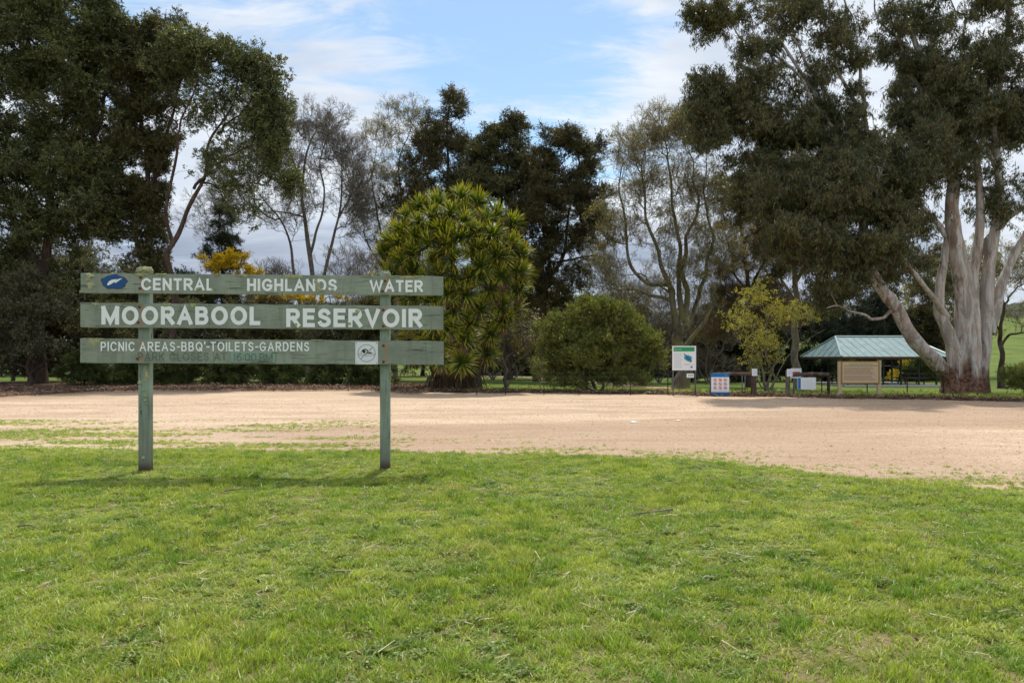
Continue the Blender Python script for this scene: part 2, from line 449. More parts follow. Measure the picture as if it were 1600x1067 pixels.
def scatter(name, pts, rot, scl, srcs, parent=None, kind=None):
    me = bpy.data.meshes.new(name); pts = np.asarray(pts, np.float32)
    me.vertices.add(len(pts)); me.vertices.foreach_set('co', pts.ravel())
    a_ = me.attributes.new('rot', 'FLOAT_VECTOR', 'POINT'); a_.data.foreach_set('vector', np.asarray(rot, np.float32).ravel())
    scl = np.asarray(scl, np.float32)
    if scl.ndim == 1: scl = np.repeat(scl[:, None], 3, 1)
    a_ = me.attributes.new('scl', 'FLOAT_VECTOR', 'POINT'); a_.data.foreach_set('vector', np.ascontiguousarray(scl).ravel())
    o_ = link(name, me, parent); md = o_.modifiers.new('scatter', 'NODES'); md.node_group = scatter_tree(srcs)
    if kind: o_['kind'] = kind
    return o_

def dir_euler(D, yaw=None):
    """euler (n,3) that takes +Z to D with random spin"""
    out = np.empty_like(D)
    for i, d_ in enumerate(D):
        q = Vector(d_).to_track_quat('Z', 'Y') @ Euler((0, 0, random.random()*6.283)).to_quaternion()
        out[i] = q.to_euler()
    return out

# ------------------------------------------------------------------ tree skeletons
def catmull(P_, n=6):
    P_ = [np.array(p, float) for p in P_]; Q = []
    ext = [2*P_[0]-P_[1]]+P_+[2*P_[-1]-P_[-2]]
    for i in range(len(P_)-1):
        p0, p1, p2, p3 = ext[i:i+4]
        for k in range(n):
            t_ = k/n
            Q.append(.5*((2*p1)+(-p0+p2)*t_+(2*p0-5*p1+4*p2-p3)*t_**2+(-p0+3*p1-3*p2+p3)*t_**3))
    Q.append(P_[-1]); return np.array(Q)

def tube(path, rad, sides, seed=0, flute=0.0):
    path = np.asarray(path); n = len(path)
    T = np.gradient(path, axis=0); T /= (np.linalg.norm(T, axis=1, keepdims=True)+1e-9)
    ref = np.array([0, 1., 0]) if abs(T[0, 1]) < .8 else np.array([1., 0, 0])
    N = np.empty_like(T)
    nv = np.cross(T[0], ref); nv /= np.linalg.norm(nv)
    for i in range(n):
        nv = nv-T[i]*np.dot(nv, T[i]); nv /= (np.linalg.norm(nv)+1e-9); N[i] = nv
    B = np.cross(T, N)
    a_ = np.arange(sides)*2*PI/sides
    rr = np.asarray(rad)[:, None]*np.ones((1, sides))
    if flute:
        ph = seed*1.7
        k = 1+flute*(np.sin(a_*3+ph)[None, :]*.6+np.sin(a_*5+ph*2+np.linspace(0, 2, n)[:, None])*.4)+.05*np.sin(np.linspace(0, n*.9, n)[:, None]+a_[None, :]*2)
        rr = rr*k
    V = path[:, None, :]+(N[:, None, :]*np.cos(a_)[None, :, None]+B[:, None, :]*np.sin(a_)[None, :, None])*rr[:, :, None]
    i = np.arange(n*sides).reshape(n, sides); i2 = np.roll(i, -1, 1)
    Fq = np.stack([i[:-1], i2[:-1], i2[1:], i[1:]], -1).reshape(-1, 4)
    return V.reshape(-1, 3), Fq

DEN = 1.75
def lobe_pts(lobes, Yd, clump=11, shell=.55, den=1.0):
    out = []; clump = max(3, clump*.62)
    for lb in lobes:
        px, py, rx, ry, n = lb[:5]; n = int(n*den); dy = lb[5] if len(lb) > 5 else 0; dz = lb[6] if len(lb) > 6 else None
        c0 = np.array(P(px, py, Yd+dy)); s_ = Yd/F
        rX, rZ = rx*s_, ry*s_; rY = dz if dz else max(min((rX+rZ)/2, rX*1.3), .5)
        m = max(1, int(n/clump))
        d_ = rdir(m, .12); r_ = rng.uniform(0, 1, (m, 1))**(shell)
        cc_ = c0+d_*r_*np.array([rX, rY, rZ])*.95
        k = rng.integers(0, m, n)
        sp = min(rX, rZ)*.9/max(m, 1)**.33
        out.append(cc_[k]+rng.normal(size=(n, 3))*sp*.55*np.array([1, 1, .7]))
    return np.concatenate(out)

def grow(limbs, att, jit=.12, pw=.22, lift=.0):
    """limbs: list of (path(n,3), r(n)) ; returns nodes, parent, fixed radius, tip dirs"""
    pos, par, fr = [], [], []
    for path, rr in limbs:
        st = -1
        if pos:
            d_ = np.linalg.norm(np.array(pos)-path[0], axis=1); st = int(d_.argmin())
        for p, r_ in zip(path, rr):
            pos.append(p); par.append(st); fr.append(r_); st = len(pos)-1
    Pm = np.zeros((len(pos)+len(att)*4, 3)); n = len(pos); Pm[:n] = pos
    cost = np.zeros(len(Pm))
    for i in range(n): cost[i] = 0 if par[i] < 0 else cost[par[i]]+np.linalg.norm(Pm[i]-Pm[par[i]])
    base = Pm[0].copy()
    dm = np.full(len(att), 1e9)
    for i in range(0, n): dm = np.minimum(dm, np.linalg.norm(att-Pm[i], axis=1))
    order = np.argsort(dm)
    z0 = base[2]
    tips = []
    for ai in order:
        a_ = att[ai]
        dd = np.linalg.norm(Pm[:n]-a_, axis=1)
        # discourage joining from above or at the very trunk foot
        s_ = dd+pw*cost[:n]+np.maximum(0, Pm[:n, 2]-a_[2])*.6+np.maximum(0, z0+1.4-Pm[:n, 2])*1.5
        j = int(s_.argmin()); p = Pm[j]; L = dd[j]
        k = 1 if L < .5 else (2 if L < 1.2 else (3 if L < 3 else 4))
        prev = j; pj = par[j] if par[j] >= 0 else j
        pd = p-Pm[pj]; ln = np.linalg.norm(pd); pd = pd/ln if ln > 1e-6 else np.array([0, 0, 1.])
        off = rng.normal(size=3)*L*jit
        for q in range(1, k+1):
            f = q/k
            pt = p+(a_-p)*f+(pd*L*.22+off+np.array([0, 0, lift*L]))*math.sin(f*PI)*.6
            if q < k: pt = pt+rng.normal(size=3)*L*jit*.35
            Pm[n] = pt; par.append(prev); fr.append(0); cost[n] = cost[prev]+np.linalg.norm(pt-Pm[prev]); prev = n; n += 1
        tips.append(prev)
    Pm = Pm[:n]
    return Pm, np.array(par), np.array(fr), np.array(tips), order

def radii(par, fr, rt=.010, ex=2.25):
    n = len(par); acc = np.zeros(n); ch = np.zeros(n, int)
    for i in range(n-1, 0, -1):
        if acc[i] == 0: acc[i] = rt**ex
        if par[i] >= 0: acc[par[i]] += acc[i]
    acc[0] = max(acc[0], rt**ex)
    r_ = acc**(1/ex)
    return np.where(fr > 0, np.maximum(fr, np.minimum(r_, fr*1.3)), r_)

def skin(Pm, par, r_, fixed_n, sides_big=8):
    """tubes for the grown branches"""
    n = len(par); kids = [[] for _ in range(n)]
    for i in range(n):
        if par[i] >= 0: kids[par[i]].append(i)
    Vs, Fs, off = [], [], 0
    starts = [i for i in range(n) if par[i] < 0]
    st = list(starts); 
    while st:
        i = st.pop(); chain = [i]
        while kids[chain[-1]]:
            ks = kids[chain[-1]]
            b_ = max(ks, key=lambda q: r_[q])
            for q in ks:
                if q != b_: st.append(q)
            chain.append(b_)
        pth = Pm[chain]; rr = r_[chain].copy()
        if par[i] >= 0:
            pth = np.concatenate([Pm[[par[i]]], pth]); rr = np.concatenate([[min(rr[0]*1.15, r_[par[i]])], rr])
        if len(pth) < 2: continue
        sd_ = 3 if rr[0] < .03 else (5 if rr[0] < .09 else sides_big)
        V, Fq = tube(pth, rr, sd_)
        Vs.append(V); Fs.append(Fq+off); off += len(V)
    return np.concatenate(Vs), np.concatenate(Fs)

def skin_free(Pm, par, fr, r_, rmax=.12):
    keep = fr == 0; n = len(par); ch = [[] for _ in range(n)]
    for i in range(n):
        if par[i] >= 0 and keep[i]: ch[par[i]].append(i)
    Vs, Fs, off = [], [], 0
    st = [i for i in range(n) if keep[i] and not keep[par[i]]]
    while st:
        i = st.pop(); cn = [i]
        while ch[cn[-1]]:
            b_ = max(ch[cn[-1]], key=lambda q: r_[q])
            st += [q for q in ch[cn[-1]] if q != b_]; cn.append(b_)
        pth = np.concatenate([Pm[[par[i]]], Pm[cn]]); rr = np.concatenate([[r_[i]*1.1], r_[cn]]); rr = np.minimum(rr, rmax)
        V, Fq = tube(pth, rr, 3 if rr[0] < .03 else 6); Vs.append(V); Fs.append(Fq+off); off += len(V)
    return np.concatenate(Vs), np.concatenate(Fs)

def wiggle(pth, amp):
    n = len(pth); t_ = np.linspace(0, 1, n)[:, None]; w_ = np.zeros_like(pth)
    for k in (3, 5, 8, 12): w_ += np.sin(t_*k*PI+rng.uniform(0, 6.28, (1, 3)))*rng.normal(size=(1, 3))/k*2
    return pth+w_*amp*np.minimum(1, t_*5)*np.array([1, 1, .35])

def make_tree(name, label, cat, base, Yd, limbs, lobes, srcs, bark, scl=(.8, 1.25), orient='out', group=None,
              clump=11, shell=.55, rt=.010, jit=.12, pw=.22, lift=0, crown='crown', extra=None, sides=8, upmix=.5, den=DEN, wig=.16):
    bz = float(zf(base[0], base[1])); b0 = Vector((base[0], base[1], bz))
    root = empty(name, b0, 0, label, cat, group)
    inv = np.array(b0)
    LL = []
    for pts_, r0, r1 in limbs:
        pth = wiggle(catmull(pts_, 6), wig); n = len(pth); rr = r0+(r1*.55-r0)*np.linspace(0, 1, n)**.8
        if r0 > .15 and not LL: rr = rr*(1+.35*np.exp(-np.maximum(pth[:, 2]-bz, 0)/.35))
        LL.append((pth, rr))
    att = lobe_pts(lobes, Yd, clump, shell, den)
    att = att[att[:, 2] > bz+.25]
    Pm, par, fr, tips, order = grow(LL, att, jit, pw, lift)
    r_ = radii(par, fr, rt)
    for i, (pth, rr) in enumerate(LL):
        V, Fq = tube(pth, rr, 10 if rr[0] > .12 else 6, i, .07 if rr[0] > .12 else 0)
        link('limb' if i else 'trunk', npmesh('limb', V-inv, Fq, bark, True), root)
    V, Fq = skin_free(Pm, par, fr, r_)
    link('branches', npmesh('branches', V-inv, Fq, bark, True), root)['kind'] = 'stuff'
    if srcs:
        T = Pm[tips]; D = T-Pm[par[tips]]; D /= (np.linalg.norm(D, axis=1, keepdims=True)+1e-9)
        if orient == 'out': D = D*.8+np.array([0, 0, upmix])+rng.normal(size=D.shape)*.35
        elif orient == 'up': D = D*.35+np.array([0, 0, 1.])+rng.normal(size=D.shape)*.2
        else: D = np.array([0, 0, 1.])+rng.normal(size=D.shape)*.18
        sc = rng.uniform(scl[0], scl[1], len(T))
        scatter(crown, T-inv, dir_euler(D), sc, srcs, root, 'stuff')
    return root

# ------------------------------------------------------------------ foliage + bark materials
def barkmat(name, c1, c2, c3=None, stretch=.25, scale=5, bstr=.6, bdist=.03):
    t = mat(name); oc = t.add('ShaderNodeTexCoord').outputs['Object']; m_ = t.mapv(oc, (1, 1, stretch))
    a = t.noise(m_, scale, 6, .65, .4); b = t.noise(oc, .8, 3)
    c = t.mix(t.ss(a, .32, .68), c1, c2)
    if c3: c = t.mix(t.ss(b, .45, .62), c, c3)
    return finish(t, c, .85, a, bstr, bdist, .15)
B_DARK = barkmat('dark_bark', (.035, .025, .020), (.11, .08, .062))
B_BROWN = barkmat('red_brown_bark', (.045, .030, .023), (.12, .085, .065))
B_GREY = barkmat('grey_bark', (.11, .09, .072), (.28, .24, .20), (.20, .175, .12))
B_LICHEN = barkmat('mossy_grey_bark', (.09, .075, .055), (.27, .235, .18), (.22, .20, .09))
B_LIMBGUM = barkmat('gum_limb_bark', (.13, .085, .06), (.38, .30, .25), (.22, .16, .12), .12, 6, .3)
B_TWIGGUM = barkmat('gum_twig_bark', (.08, .05, .035), (.20, .14, .11))

L_EVER = leafmat('evergreen_leaf', (0.058, 0.078, 0.021), (0.151, 0.174, 0.055), (0.213, 0.230, 0.104), .25, .38, .5)
L_EVER2 = leafmat('dense_evergreen_leaf', (0.061, 0.071, 0.021), (0.118, 0.111, 0.035), (0.214, 0.194, 0.082), .22, .38, .5)
L_BROWNGREEN = leafmat('olive_brown_leaf', (0.063, 0.068, 0.022), (0.134, 0.113, 0.042), (0.190, 0.161, 0.084), .22, .42, .4)
L_GUM = leafmat('gum_leaf', (0.059, 0.082, 0.027), (0.111, 0.119, 0.041), (0.212, 0.152, 0.051), .25, .36, .5)
L_SPARSE = leafmat('budding_leaf', (.26, .225, .07), (.36, .32, .09), (.26, .18, .08), .35, .5, .3)
L_SPRING = leafmat('spring_leaf', (.34, .35, .06), (.50, .46, .07), (.36, .34, .12), .4, .5, .3)
L_BUSH = leafmat('bush_leaf', (0.111, 0.155, 0.027), (0.213, 0.238, 0.041), (0.304, 0.311, 0.081), .3, .4, .4, locscale=1.0)
L_CONIF = leafmat('conifer_needle', (0.038, 0.063, 0.030), (0.075, 0.098, 0.042), None, .12, .6, .2)
L_DKCONIF = leafmat('dark_conifer_needle', (0.026, 0.039, 0.023), (0.046, 0.058, 0.031), None, .1, .6, .2)
L_WATTLE = leafmat('wattle_blossom', (.55, .40, .02), (.70, .52, .04), (.15, .2, .05), .3, .8, .1)
L_GREYSH = leafmat('grey_green_leaf', (0.084, 0.096, 0.042), (0.151, 0.153, 0.076), (0.286, 0.277, 0.171), .2, .36, .5)
L_HEDGE = leafmat('hedge_leaf', (0.053, 0.082, 0.019), (0.104, 0.140, 0.030), (0.169, 0.216, 0.054), .25, .42, .4, locscale=1.2)
L_CASU = leafmat('weeping_needle', (0.109, 0.080, 0.038), (0.176, 0.124, 0.055), None, .15, .7, .2)
L_WHITE = leafmat('white_petal', (.62, .58, .56), (.75, .70, .68), None, .3, .6, .2)

C_EVER = cluster_src('evergreen_spray', 'round', L_EVER, B_DARK, 120, .55, .13, .055)
C_SMALL = cluster_src('small_spray', 'round', L_EVER, B_DARK, 55, .5, .13, .055)
C_EVER2 = cluster_src('dense_spray', 'round', L_EVER2, B_DARK, 140, .55, .12, .05)
C_BRGR = cluster_src('olive_spray', 'up', L_BROWNGREEN, B_DARK, 130, .6, .12, .045)
C_GUM = cluster_src('gum_spray', 'droop', L_GUM, B_TWIGGUM, 130, .62, .18, .032, 4)
C_BARE = twig_src('bare_twigs', B_GREY, None, 1.25, 4, thick=.021, spread=.42)
C_BAREY = twig_src('budding_twigs', B_GREY, L_SPARSE, 1.15, 4, L=.11, leaves=150, thick=.017, spread=.4)
C_OAK = twig_src('oak_twigs', B_LICHEN, L_SPARSE, 1.15, 4, L=.085, leaves=42, thick=.018, spread=.38)
C_SPRING = twig_src('spring_twigs', B_GREY, L_SPRING, .6, 3, L=.062, leaves=42, thick=.006, spread=.42)
C_BUSH = cluster_src('bush_spray', 'up', L_BUSH, B_GREY, 130, .38, .07, .028)
C_CON = cluster_src('conifer_spray', 'flat', L_CONIF, B_DARK, 170, .6, .12, .03)
C_DCON = cluster_src('dark_conifer_spray', 'flat', L_DKCONIF, B_DARK, 170, .7, .15, .04)
C_WAT = cluster_src('wattle_spray', 'round', L_WATTLE, B_DARK, 110, .45, .07, .055)
C_GREYS = cluster_src('grey_spray', 'round', L_GREYSH, B_DARK, 100, .5, .11, .05)
C_HEDGE = cluster_src('hedge_spray', 'up', L_HEDGE, B_DARK, 130, .36, .075, .032)
C_CASU = cluster_src('weeping_spray', 'droop', L_CASU, B_DARK, 150, .6, .26, .014)
C_MAG = twig_src('blossom_twigs', B_GREY, L_WHITE, .7, 3, L=.09, leaves=7, thick=.006, spread=.5)

def ptsY(lst, Yd):
    """(px,py[,dy]) list -> world points"""
    return [P(p[0], p[1], Yd+(p[2] if len(p) > 2 else 0)) for p in lst]

# ============================================================ TREES
def tr(name, label, cat, Yd, bpx, limbs, lobes, srcs, bark, **kw):
    x = (bpx-800)/F*Yd; bz = float(zf(x, Yd))
    LL = []
    for i, (pp, r0, r1) in enumerate(limbs):
        w_ = ptsY(pp, Yd)
        if i == 0 or pp[0][1] >= 590: w_[0].z = bz-.15
        LL.append((w_, r0, r1))
    return make_tree(name, label, cat, (x, Yd), Yd, LL, lobes, srcs, bark, **kw)

tr('evergreen_tree', 'huge dark evergreen filling the top left corner, crown reaching out of the picture', 'tree', 42, 62,
   [([(62, 606), (60, 520), (66, 430), (80, 330), (95, 220), (110, 100)], .42, .14), ([(66, 430), (20, 330), (-40, 200), (-70, 80)], .25, .08),
    ([(80, 330), (140, 230), (170, 120), (180, 40)], .2, .07), ([(66, 440), (30, 400), (-10, 420), (-60, 400)], .16, .05)],
   [(60, 40, 140, 90, 620), (-40, 160, 120, 130, 420), (120, 130, 110, 90, 420), (30, 260, 130, 90, 420), (130, 260, 80, 70, 240),
    (-60, 330, 100, 80, 160), (60, 360, 110, 50, 200), (160, 330, 60, 60, 120), (20, 430, 80, 50, 150), (170, 50, 70, 60, 200)],
   C_EVER, B_DARK, scl=(.6, 1.35), den=1.5, clump=7)
tr('evergreen_tree', 'ivy clad evergreen behind the left end of the sign with upright forked trunk', 'tree', 43, 236,
   [([(236, 606), (233, 500), (236, 400), (232, 300), (222, 200), (215, 110)], .34, .10), ([(234, 420), (200, 330), (170, 250)], .16, .06),
    ([(232, 300), (262, 220), (275, 150), (285, 90)], .15, .05)],
   [(235, 120, 75, 70, 260), (190, 210, 70, 70, 200), (235, 300, 32, 90, 130), (180, 330, 70, 60, 150), (260, 225, 26, 30, 30), (235, 400, 30, 50, 50), (270, 70, 60, 40, 130)],
   C_EVER2, B_DARK, scl=(.75, 1.2))
tr('leaning_tree', 'dark tree with bare curving leaning trunk and leaves only at its branch ends', 'tree', 41, 262,
   [([(262, 606), (268, 500), (266, 420), (270, 385), (292, 340), (303, 300), (322, 262), (340, 210), (360, 150), (378, 100)], .21, .06),
    ([(303, 295), (330, 262), (370, 240), (410, 222)], .10, .04), ([(310, 285), (350, 290), (400, 290), (430, 275)], .07, .03),
    ([(340, 210), (372, 180), (400, 140)], .08, .03), ([(270, 385), (262, 330), (276, 230), (282, 190), (300, 150), (320, 110)], .12, .05),
    ([(278, 215), (268, 180), (280, 130)], .08, .03)],
   [(320, 85, 90, 34, 210), (390, 110, 46, 40, 140), (415, 165, 34, 42, 100), (425, 225, 30, 40, 70), (390, 210, 50, 50, 36), (450, 285, 26, 26, 34),
    (370, 290, 60, 26, 44), (330, 250, 50, 40, 22), (400, 330, 40, 26, 14), (260, 105, 40, 34, 60), (340, 160, 60, 50, 60), (300, 160, 50, 50, 50), (400, 190, 60, 60, 60), (420, 255, 50, 40, 40), (345, 240, 40, 40, 22), (300, 75, 60, 26, 60), (410, 115, 50, 30, 60), (435, 170, 26, 40, 40)],
   C_SMALL, B_BROWN, scl=(.6, 1.1), clump=5, wig=.25, den=2.3)
tr('conifer_tree', 'small dark bushy conifer rising behind the yellow blossom', 'tree', 50, 346,
   [([(346, 603), (346, 450), (345, 320)], .16, .03)],
   [(345, 340, 16, 26, 30), (346, 375, 30, 26, 60), (347, 410, 42, 26, 90), (347, 450, 50, 30, 100), (347, 500, 55, 40, 110)],
   C_CON, B_DARK, scl=(.6, 1.0), shell=.8)
tr('bare_tree', 'leafless grey multi stemmed tree above the right half of the sign top board', 'tree', 56, 480,
   [([(484, 603), (486, 500), (488, 430), (478, 350), (473, 300), (478, 240), (500, 190)], .30, .06), ([(484, 603), (472, 500), (460, 430), (450, 370), (420, 320), (395, 290)], .2, .04),
    ([(486, 603), (500, 480), (512, 400), (530, 340), (535, 280), (528, 220)], .2, .04), ([(484, 400), (505, 330), (500, 260), (520, 200)], .12, .04),
    ([(473, 300), (450, 230), (440, 190)], .1, .03), ([(478, 340), (430, 330), (390, 335)], .08, .03), ([(530, 340), (550, 300), (560, 260)], .08, .03)],
   [(505, 215, 45, 42, 60), (440, 205, 45, 35, 45), (540, 260, 26, 50, 38), (400, 270, 36, 50, 34), (470, 270, 50, 50, 40), (380, 330, 40, 40, 40), (350, 290, 40, 40, 24), (330, 350, 40, 30, 20), (550, 345, 30, 50, 40), (560, 300, 30, 40, 30), (470, 330, 70, 50, 50), (430, 250, 50, 50, 40), (400, 190, 30, 30, 26)],
   C_BARE, B_GREY, den=2.6, scl=(.75, 1.3), rt=.012, clump=6, orient='out', upmix=.7)
tr('budding_tree', 'thin brownish tree just coming into leaf, left of the tall dark tree', 'tree', 58, 618,
   [([(618, 603), (615, 480), (612, 400), (622, 330), (625, 260), (640, 200)], .2, .05), ([(614, 420), (590, 340), (582, 280), (590, 220)], .12, .03),
    ([(613, 410), (640, 340), (655, 280), (660, 230)], .12, .03), ([(612, 440), (575, 380), (560, 330)], .1, .03)],
   [(600, 215, 34, 34, 44), (640, 200, 34, 34, 44), (590, 290, 36, 50, 60), (640, 280, 36, 50, 56), (570, 350, 30, 40, 34), (620, 370, 50, 40, 46)],
   C_OAK, B_GREY, scl=(.7, 1.15), clump=6, upmix=.8)
tr('bare_shrub', 'low leafless brown twiggy shrub seen just above the sign between two trees', 'shrub', 50, 545,
   [([(545, 603), (545, 500), (540, 430)], .08, .02), ([(546, 590), (520, 480), (505, 430)], .06, .02), ([(546, 590), (570, 480), (580, 420)], .06, .02)],
   [(545, 430, 60, 36, 60), (440, 440, 50, 30, 40), (560, 480, 60, 40, 50)],
   C_BARE, B_GREY, scl=(.6, 1.0), clump=5, upmix=.7)
tr('broadleaf_tree', 'tall dark olive tree with narrow peaked top, left behind the spiky palm-like tree', 'tree', 57, 690,
   [([(690, 603), (692, 450), (695, 330), (700, 230), (705, 160)], .3, .06), ([(694, 350), (670, 280), (660, 220)], .14, .04), ([(696, 330), (725, 270), (735, 210)], .12, .04)],
   [(705, 165, 22, 28, 46), (690, 210, 40, 34, 100), (720, 235, 30, 34, 70), (665, 245, 38, 40, 90), (690, 290, 70, 50, 200), (650, 330, 60, 50, 120), (730, 320, 50, 60, 120), (640, 400, 50, 60, 80)],
   C_BRGR, B_DARK, scl=(.7, 1.2))
tr('broadleaf_tree', 'dark domed tree with rounded top directly behind the spiky palm-like tree', 'tree', 55, 795,
   [([(795, 605), (790, 480), (785, 360), (790, 280), (795, 220)], .3, .07), ([(788, 380), (760, 300), (760, 240)], .13, .04), ([(788, 380), (815, 310), (820, 250)], .13, .04)],
   [(790, 205, 38, 26, 100), (765, 240, 34, 40, 100), (815, 250, 36, 40, 100), (785, 300, 80, 60, 320), (790, 390, 66, 60, 170), (745, 285, 40, 50, 110), (835, 290, 40, 50, 110), (800, 430, 50, 50, 90)],
   C_EVER2, B_DARK, scl=(.7, 1.2))
tr('broadleaf_tree', 'broad brownish green tree with leaning trunk between the spiky palm-like tree and the twiggy oak', 'tree', 52, 862,
   [([(838, 603), (845, 500), (858, 440), (878, 400), (890, 340), (900, 270)], .26, .07), ([(878, 400), (920, 340), (935, 280)], .13, .04),
    ([(860, 440), (850, 350), (850, 270)], .14, .04), ([(870, 410), (930, 400), (960, 420)], .09, .03)],
   [(880, 225, 36, 26, 90), (915, 250, 34, 40, 100), (850, 265, 34, 36, 90), (890, 310, 70, 50, 230), (860, 370, 80, 50, 200), (930, 350, 40, 56, 120), (835, 330, 50, 50, 110), (900, 430, 60, 40, 60), (840, 440, 60, 50, 150), (890, 480, 50, 40, 70)],
   C_BRGR, B_BROWN, scl=(.7, 1.2))
tr('oak_tree', 'tall twiggy tree with many upright mossy limbs and yellow green buds, behind the map board', 'tree', 45, 1066,
   [([(1064, 606), (1064, 560), (1066, 520), (1066, 500)], .50, .36), ([(1060, 520), (1048, 470), (1040, 445), (1010, 440), (985, 400), (975, 340), (965, 290), (970, 240)], .22, .04),
    ([(1060, 510), (1045, 450), (1030, 400), (1010, 340), (1005, 270), (1010, 210)], .2, .04), ([(1066, 500), (1062, 440), (1060, 380), (1050, 320), (1045, 250), (1040, 200)], .2, .04),
    ([(1068, 500), (1076, 430), (1076, 360), (1085, 290), (1085, 220)], .2, .04), ([(1070, 520), (1090, 470), (1105, 420), (1110, 360), (1100, 290), (1110, 230)], .18, .04),
    ([(1072, 540), (1110, 480), (1130, 420), (1140, 360)], .14, .03), ([(1048, 470), (1000, 455), (960, 450), (930, 440)], .12, .03), ([(1045, 455), (1000, 430), (970, 430)], .08, .02)],
   [(985, 255, 34, 50, 46), (1020, 220, 34, 36, 50), (1060, 215, 34, 34, 54), (1095, 225, 34, 44, 54), (1005, 310, 40, 50, 46), (1060, 300, 50, 50, 56), (1110, 310, 40, 50, 50),
    (965, 360, 36, 50, 32), (1020, 380, 50, 40, 30), (1090, 380, 50, 40, 40), (950, 440, 40, 40, 34), (1130, 400, 36, 50, 40), (985, 480, 50, 30, 34), (1040, 440, 40, 40, 26), (1090, 450, 40, 40, 26)],
   C_OAK, B_LICHEN, scl=(.65, 1.1), clump=5, upmix=.9, rt=.013, jit=.14, den=2.1, wig=.28)
tr('weeping_tree', 'brownish weeping fine needled tree left of the picnic shelter', 'tree', 49, 1172,
   [([(1172, 605), (1170, 500), (1165, 420), (1160, 360), (1150, 300)], .24, .06), ([(1168, 460), (1200, 390), (1215, 330)], .12, .04), ([(1168, 460), (1140, 400), (1130, 340)], .1, .03)],
   [(1160, 340, 50, 60, 90), (1200, 400, 60, 60, 110), (1140, 420, 40, 60, 70), (1190, 480, 70, 50, 90), (1120, 500, 40, 50, 46)],
   C_CASU, B_BROWN, scl=(.8, 1.3), orient='z')
tr('broadleaf_tree', 'dark barked tree whose trunk stands in front of the left end of the shelter roof', 'tree', 38, 1246,
   [([(1248, 611), (1247, 560), (1244, 500), (1238, 430), (1232, 360), (1225, 290)], .25, .10), ([(1240, 450), (1270, 380), (1280, 320)], .12, .05), ([(1242, 470), (1205, 410), (1190, 340)], .1, .04)],
   [(1215, 330, 70, 60, 160), (1275, 340, 60, 60, 130), (1240, 400, 70, 40, 90), (1180, 300, 50, 50, 60)],
   C_BRGR, B_GREY, scl=(.7, 1.15))

# dark background trees
bgs = [(1125, 470, 560, 70, 62, 'dark conifer behind the blue prohibition board', C_DCON), (1195, 440, 560, 70, 64, 'dark conifer between the map board and the shelter, partly behind the spring shrub', C_DCON),
       (1290, 440, 560, 80, 66, 'dark tree immediately behind the left half of the shelter', C_DCON), (1372, 455, 560, 75, 67, 'dark tree immediately behind the right half of the shelter', C_DCON),
       (1445, 470, 570, 50, 66, 'olive tree behind the leaning limb of the big gum', C_BRGR)]
for px, top, mid, hw, Yd, lab, src in bgs:
    tr('background_tree', lab, 'tree', Yd, px, [([(px, 603), (px, 520), (px+4, top+10)], .25, .05)],
       [(px, top+20, hw*.45, 26, 50), (px, top+60, hw*.8, 36, 110), (px, mid-30, hw, 40, 150), (px, mid+15, hw, 28, 120)], src, B_DARK, scl=(.9, 1.4), orient='out', upmix=.2, group='dark trees behind the picnic shelter')
lfs = [(70, 440, 70, 46, 'dense dark shrub tree hiding the cottage behind the left edge of the sign', C_EVER2), (-20, 430, 80, 45, 'dense grey green tree cut by the left edge of the picture', C_GREYS), (20, 380, 90, 52, 'dark shrubby tree at the left edge with sunlit patch of lawn beneath it', C_GREYS), (125, 390, 80, 54, 'grey green leafed tree low behind the left end of the sign', C_GREYS),
       (215, 430, 80, 50, 'dark evergreen understorey tree behind the left sign post', C_EVER2), (300, 440, 70, 53, 'olive understorey tree seen between the top two boards', C_BRGR)]
for px, top, hw, Yd, lab, src in lfs:
    tr('understorey_tree', lab, 'tree', Yd, px, [([(px, 603), (px+6, 520), (px, top+10)], .14, .04), ([(px+3, 560), (px-hw*.5, 470), (px-hw*.7, 430)], .07, .03), ([(px+3, 560), (px+hw*.5, 480), (px+hw*.7, 430)], .07, .03)],
       [(px, top+30, hw*.7, 36, 110), (px-hw*.4, top+80, hw*.6, 40, 110), (px+hw*.4, top+80, hw*.6, 40, 110), (px, top+120, hw*.8, 30, 100)], src, B_DARK, scl=(.8, 1.2), group='trees behind the sign on the left')


far_rows = [(40, 400, 70, 74, 'far dark tree behind the left edge shrubs', C_DCON), (130, 380, 80, 76, 'far dark tree behind the cottage and sign end', C_EVER2), (230, 390, 80, 72, 'far dark tree behind the left sign post', C_EVER2), (300, 430, 60, 74, 'far dark tree left of the yellow blossom', C_DCON),
            (385, 450, 60, 73, 'far grey green tree right of the yellow blossom', C_GREYS), (660, 330, 80, 74, 'far dark tree left behind the spiky tree', C_BRGR), (760, 400, 80, 76, 'far dark tree right behind the spiky tree', C_DCON),
            (830, 470, 70, 72, 'far dark tree behind the left side of the round bush', C_DCON), (905, 460, 60, 74, 'far dark tree behind the top of the round bush', C_BRGR), (975, 505, 60, 73, 'far dark tree behind the right side of the round bush', C_DCON),
            (1060, 515, 60, 75, 'far dark tree behind the oak trunk', C_DCON), (560, 500, 70, 74, 'far dark tree behind the right sign post', C_BRGR), (480, 510, 60, 74, 'far dark tree behind the word RESERVOIR', C_DCON)]
for px, top, hw, Yd, lab, src in far_rows:
    h_ = 600-top
    tr('far_tree', lab, 'tree', Yd, px, [([(px, 598), (px+3, 540), (px, top+12)], .2, .05)],
       [(px, top+h_*.15, hw*.5, h_*.16, 50), (px, top+h_*.4, hw*.9, h_*.2, 110), (px, top+h_*.66, hw, h_*.2, 120), (px, top+h_*.86, hw, h_*.12, 90)], src, B_DARK, scl=(1.1, 1.8), group='far trees closing the view')
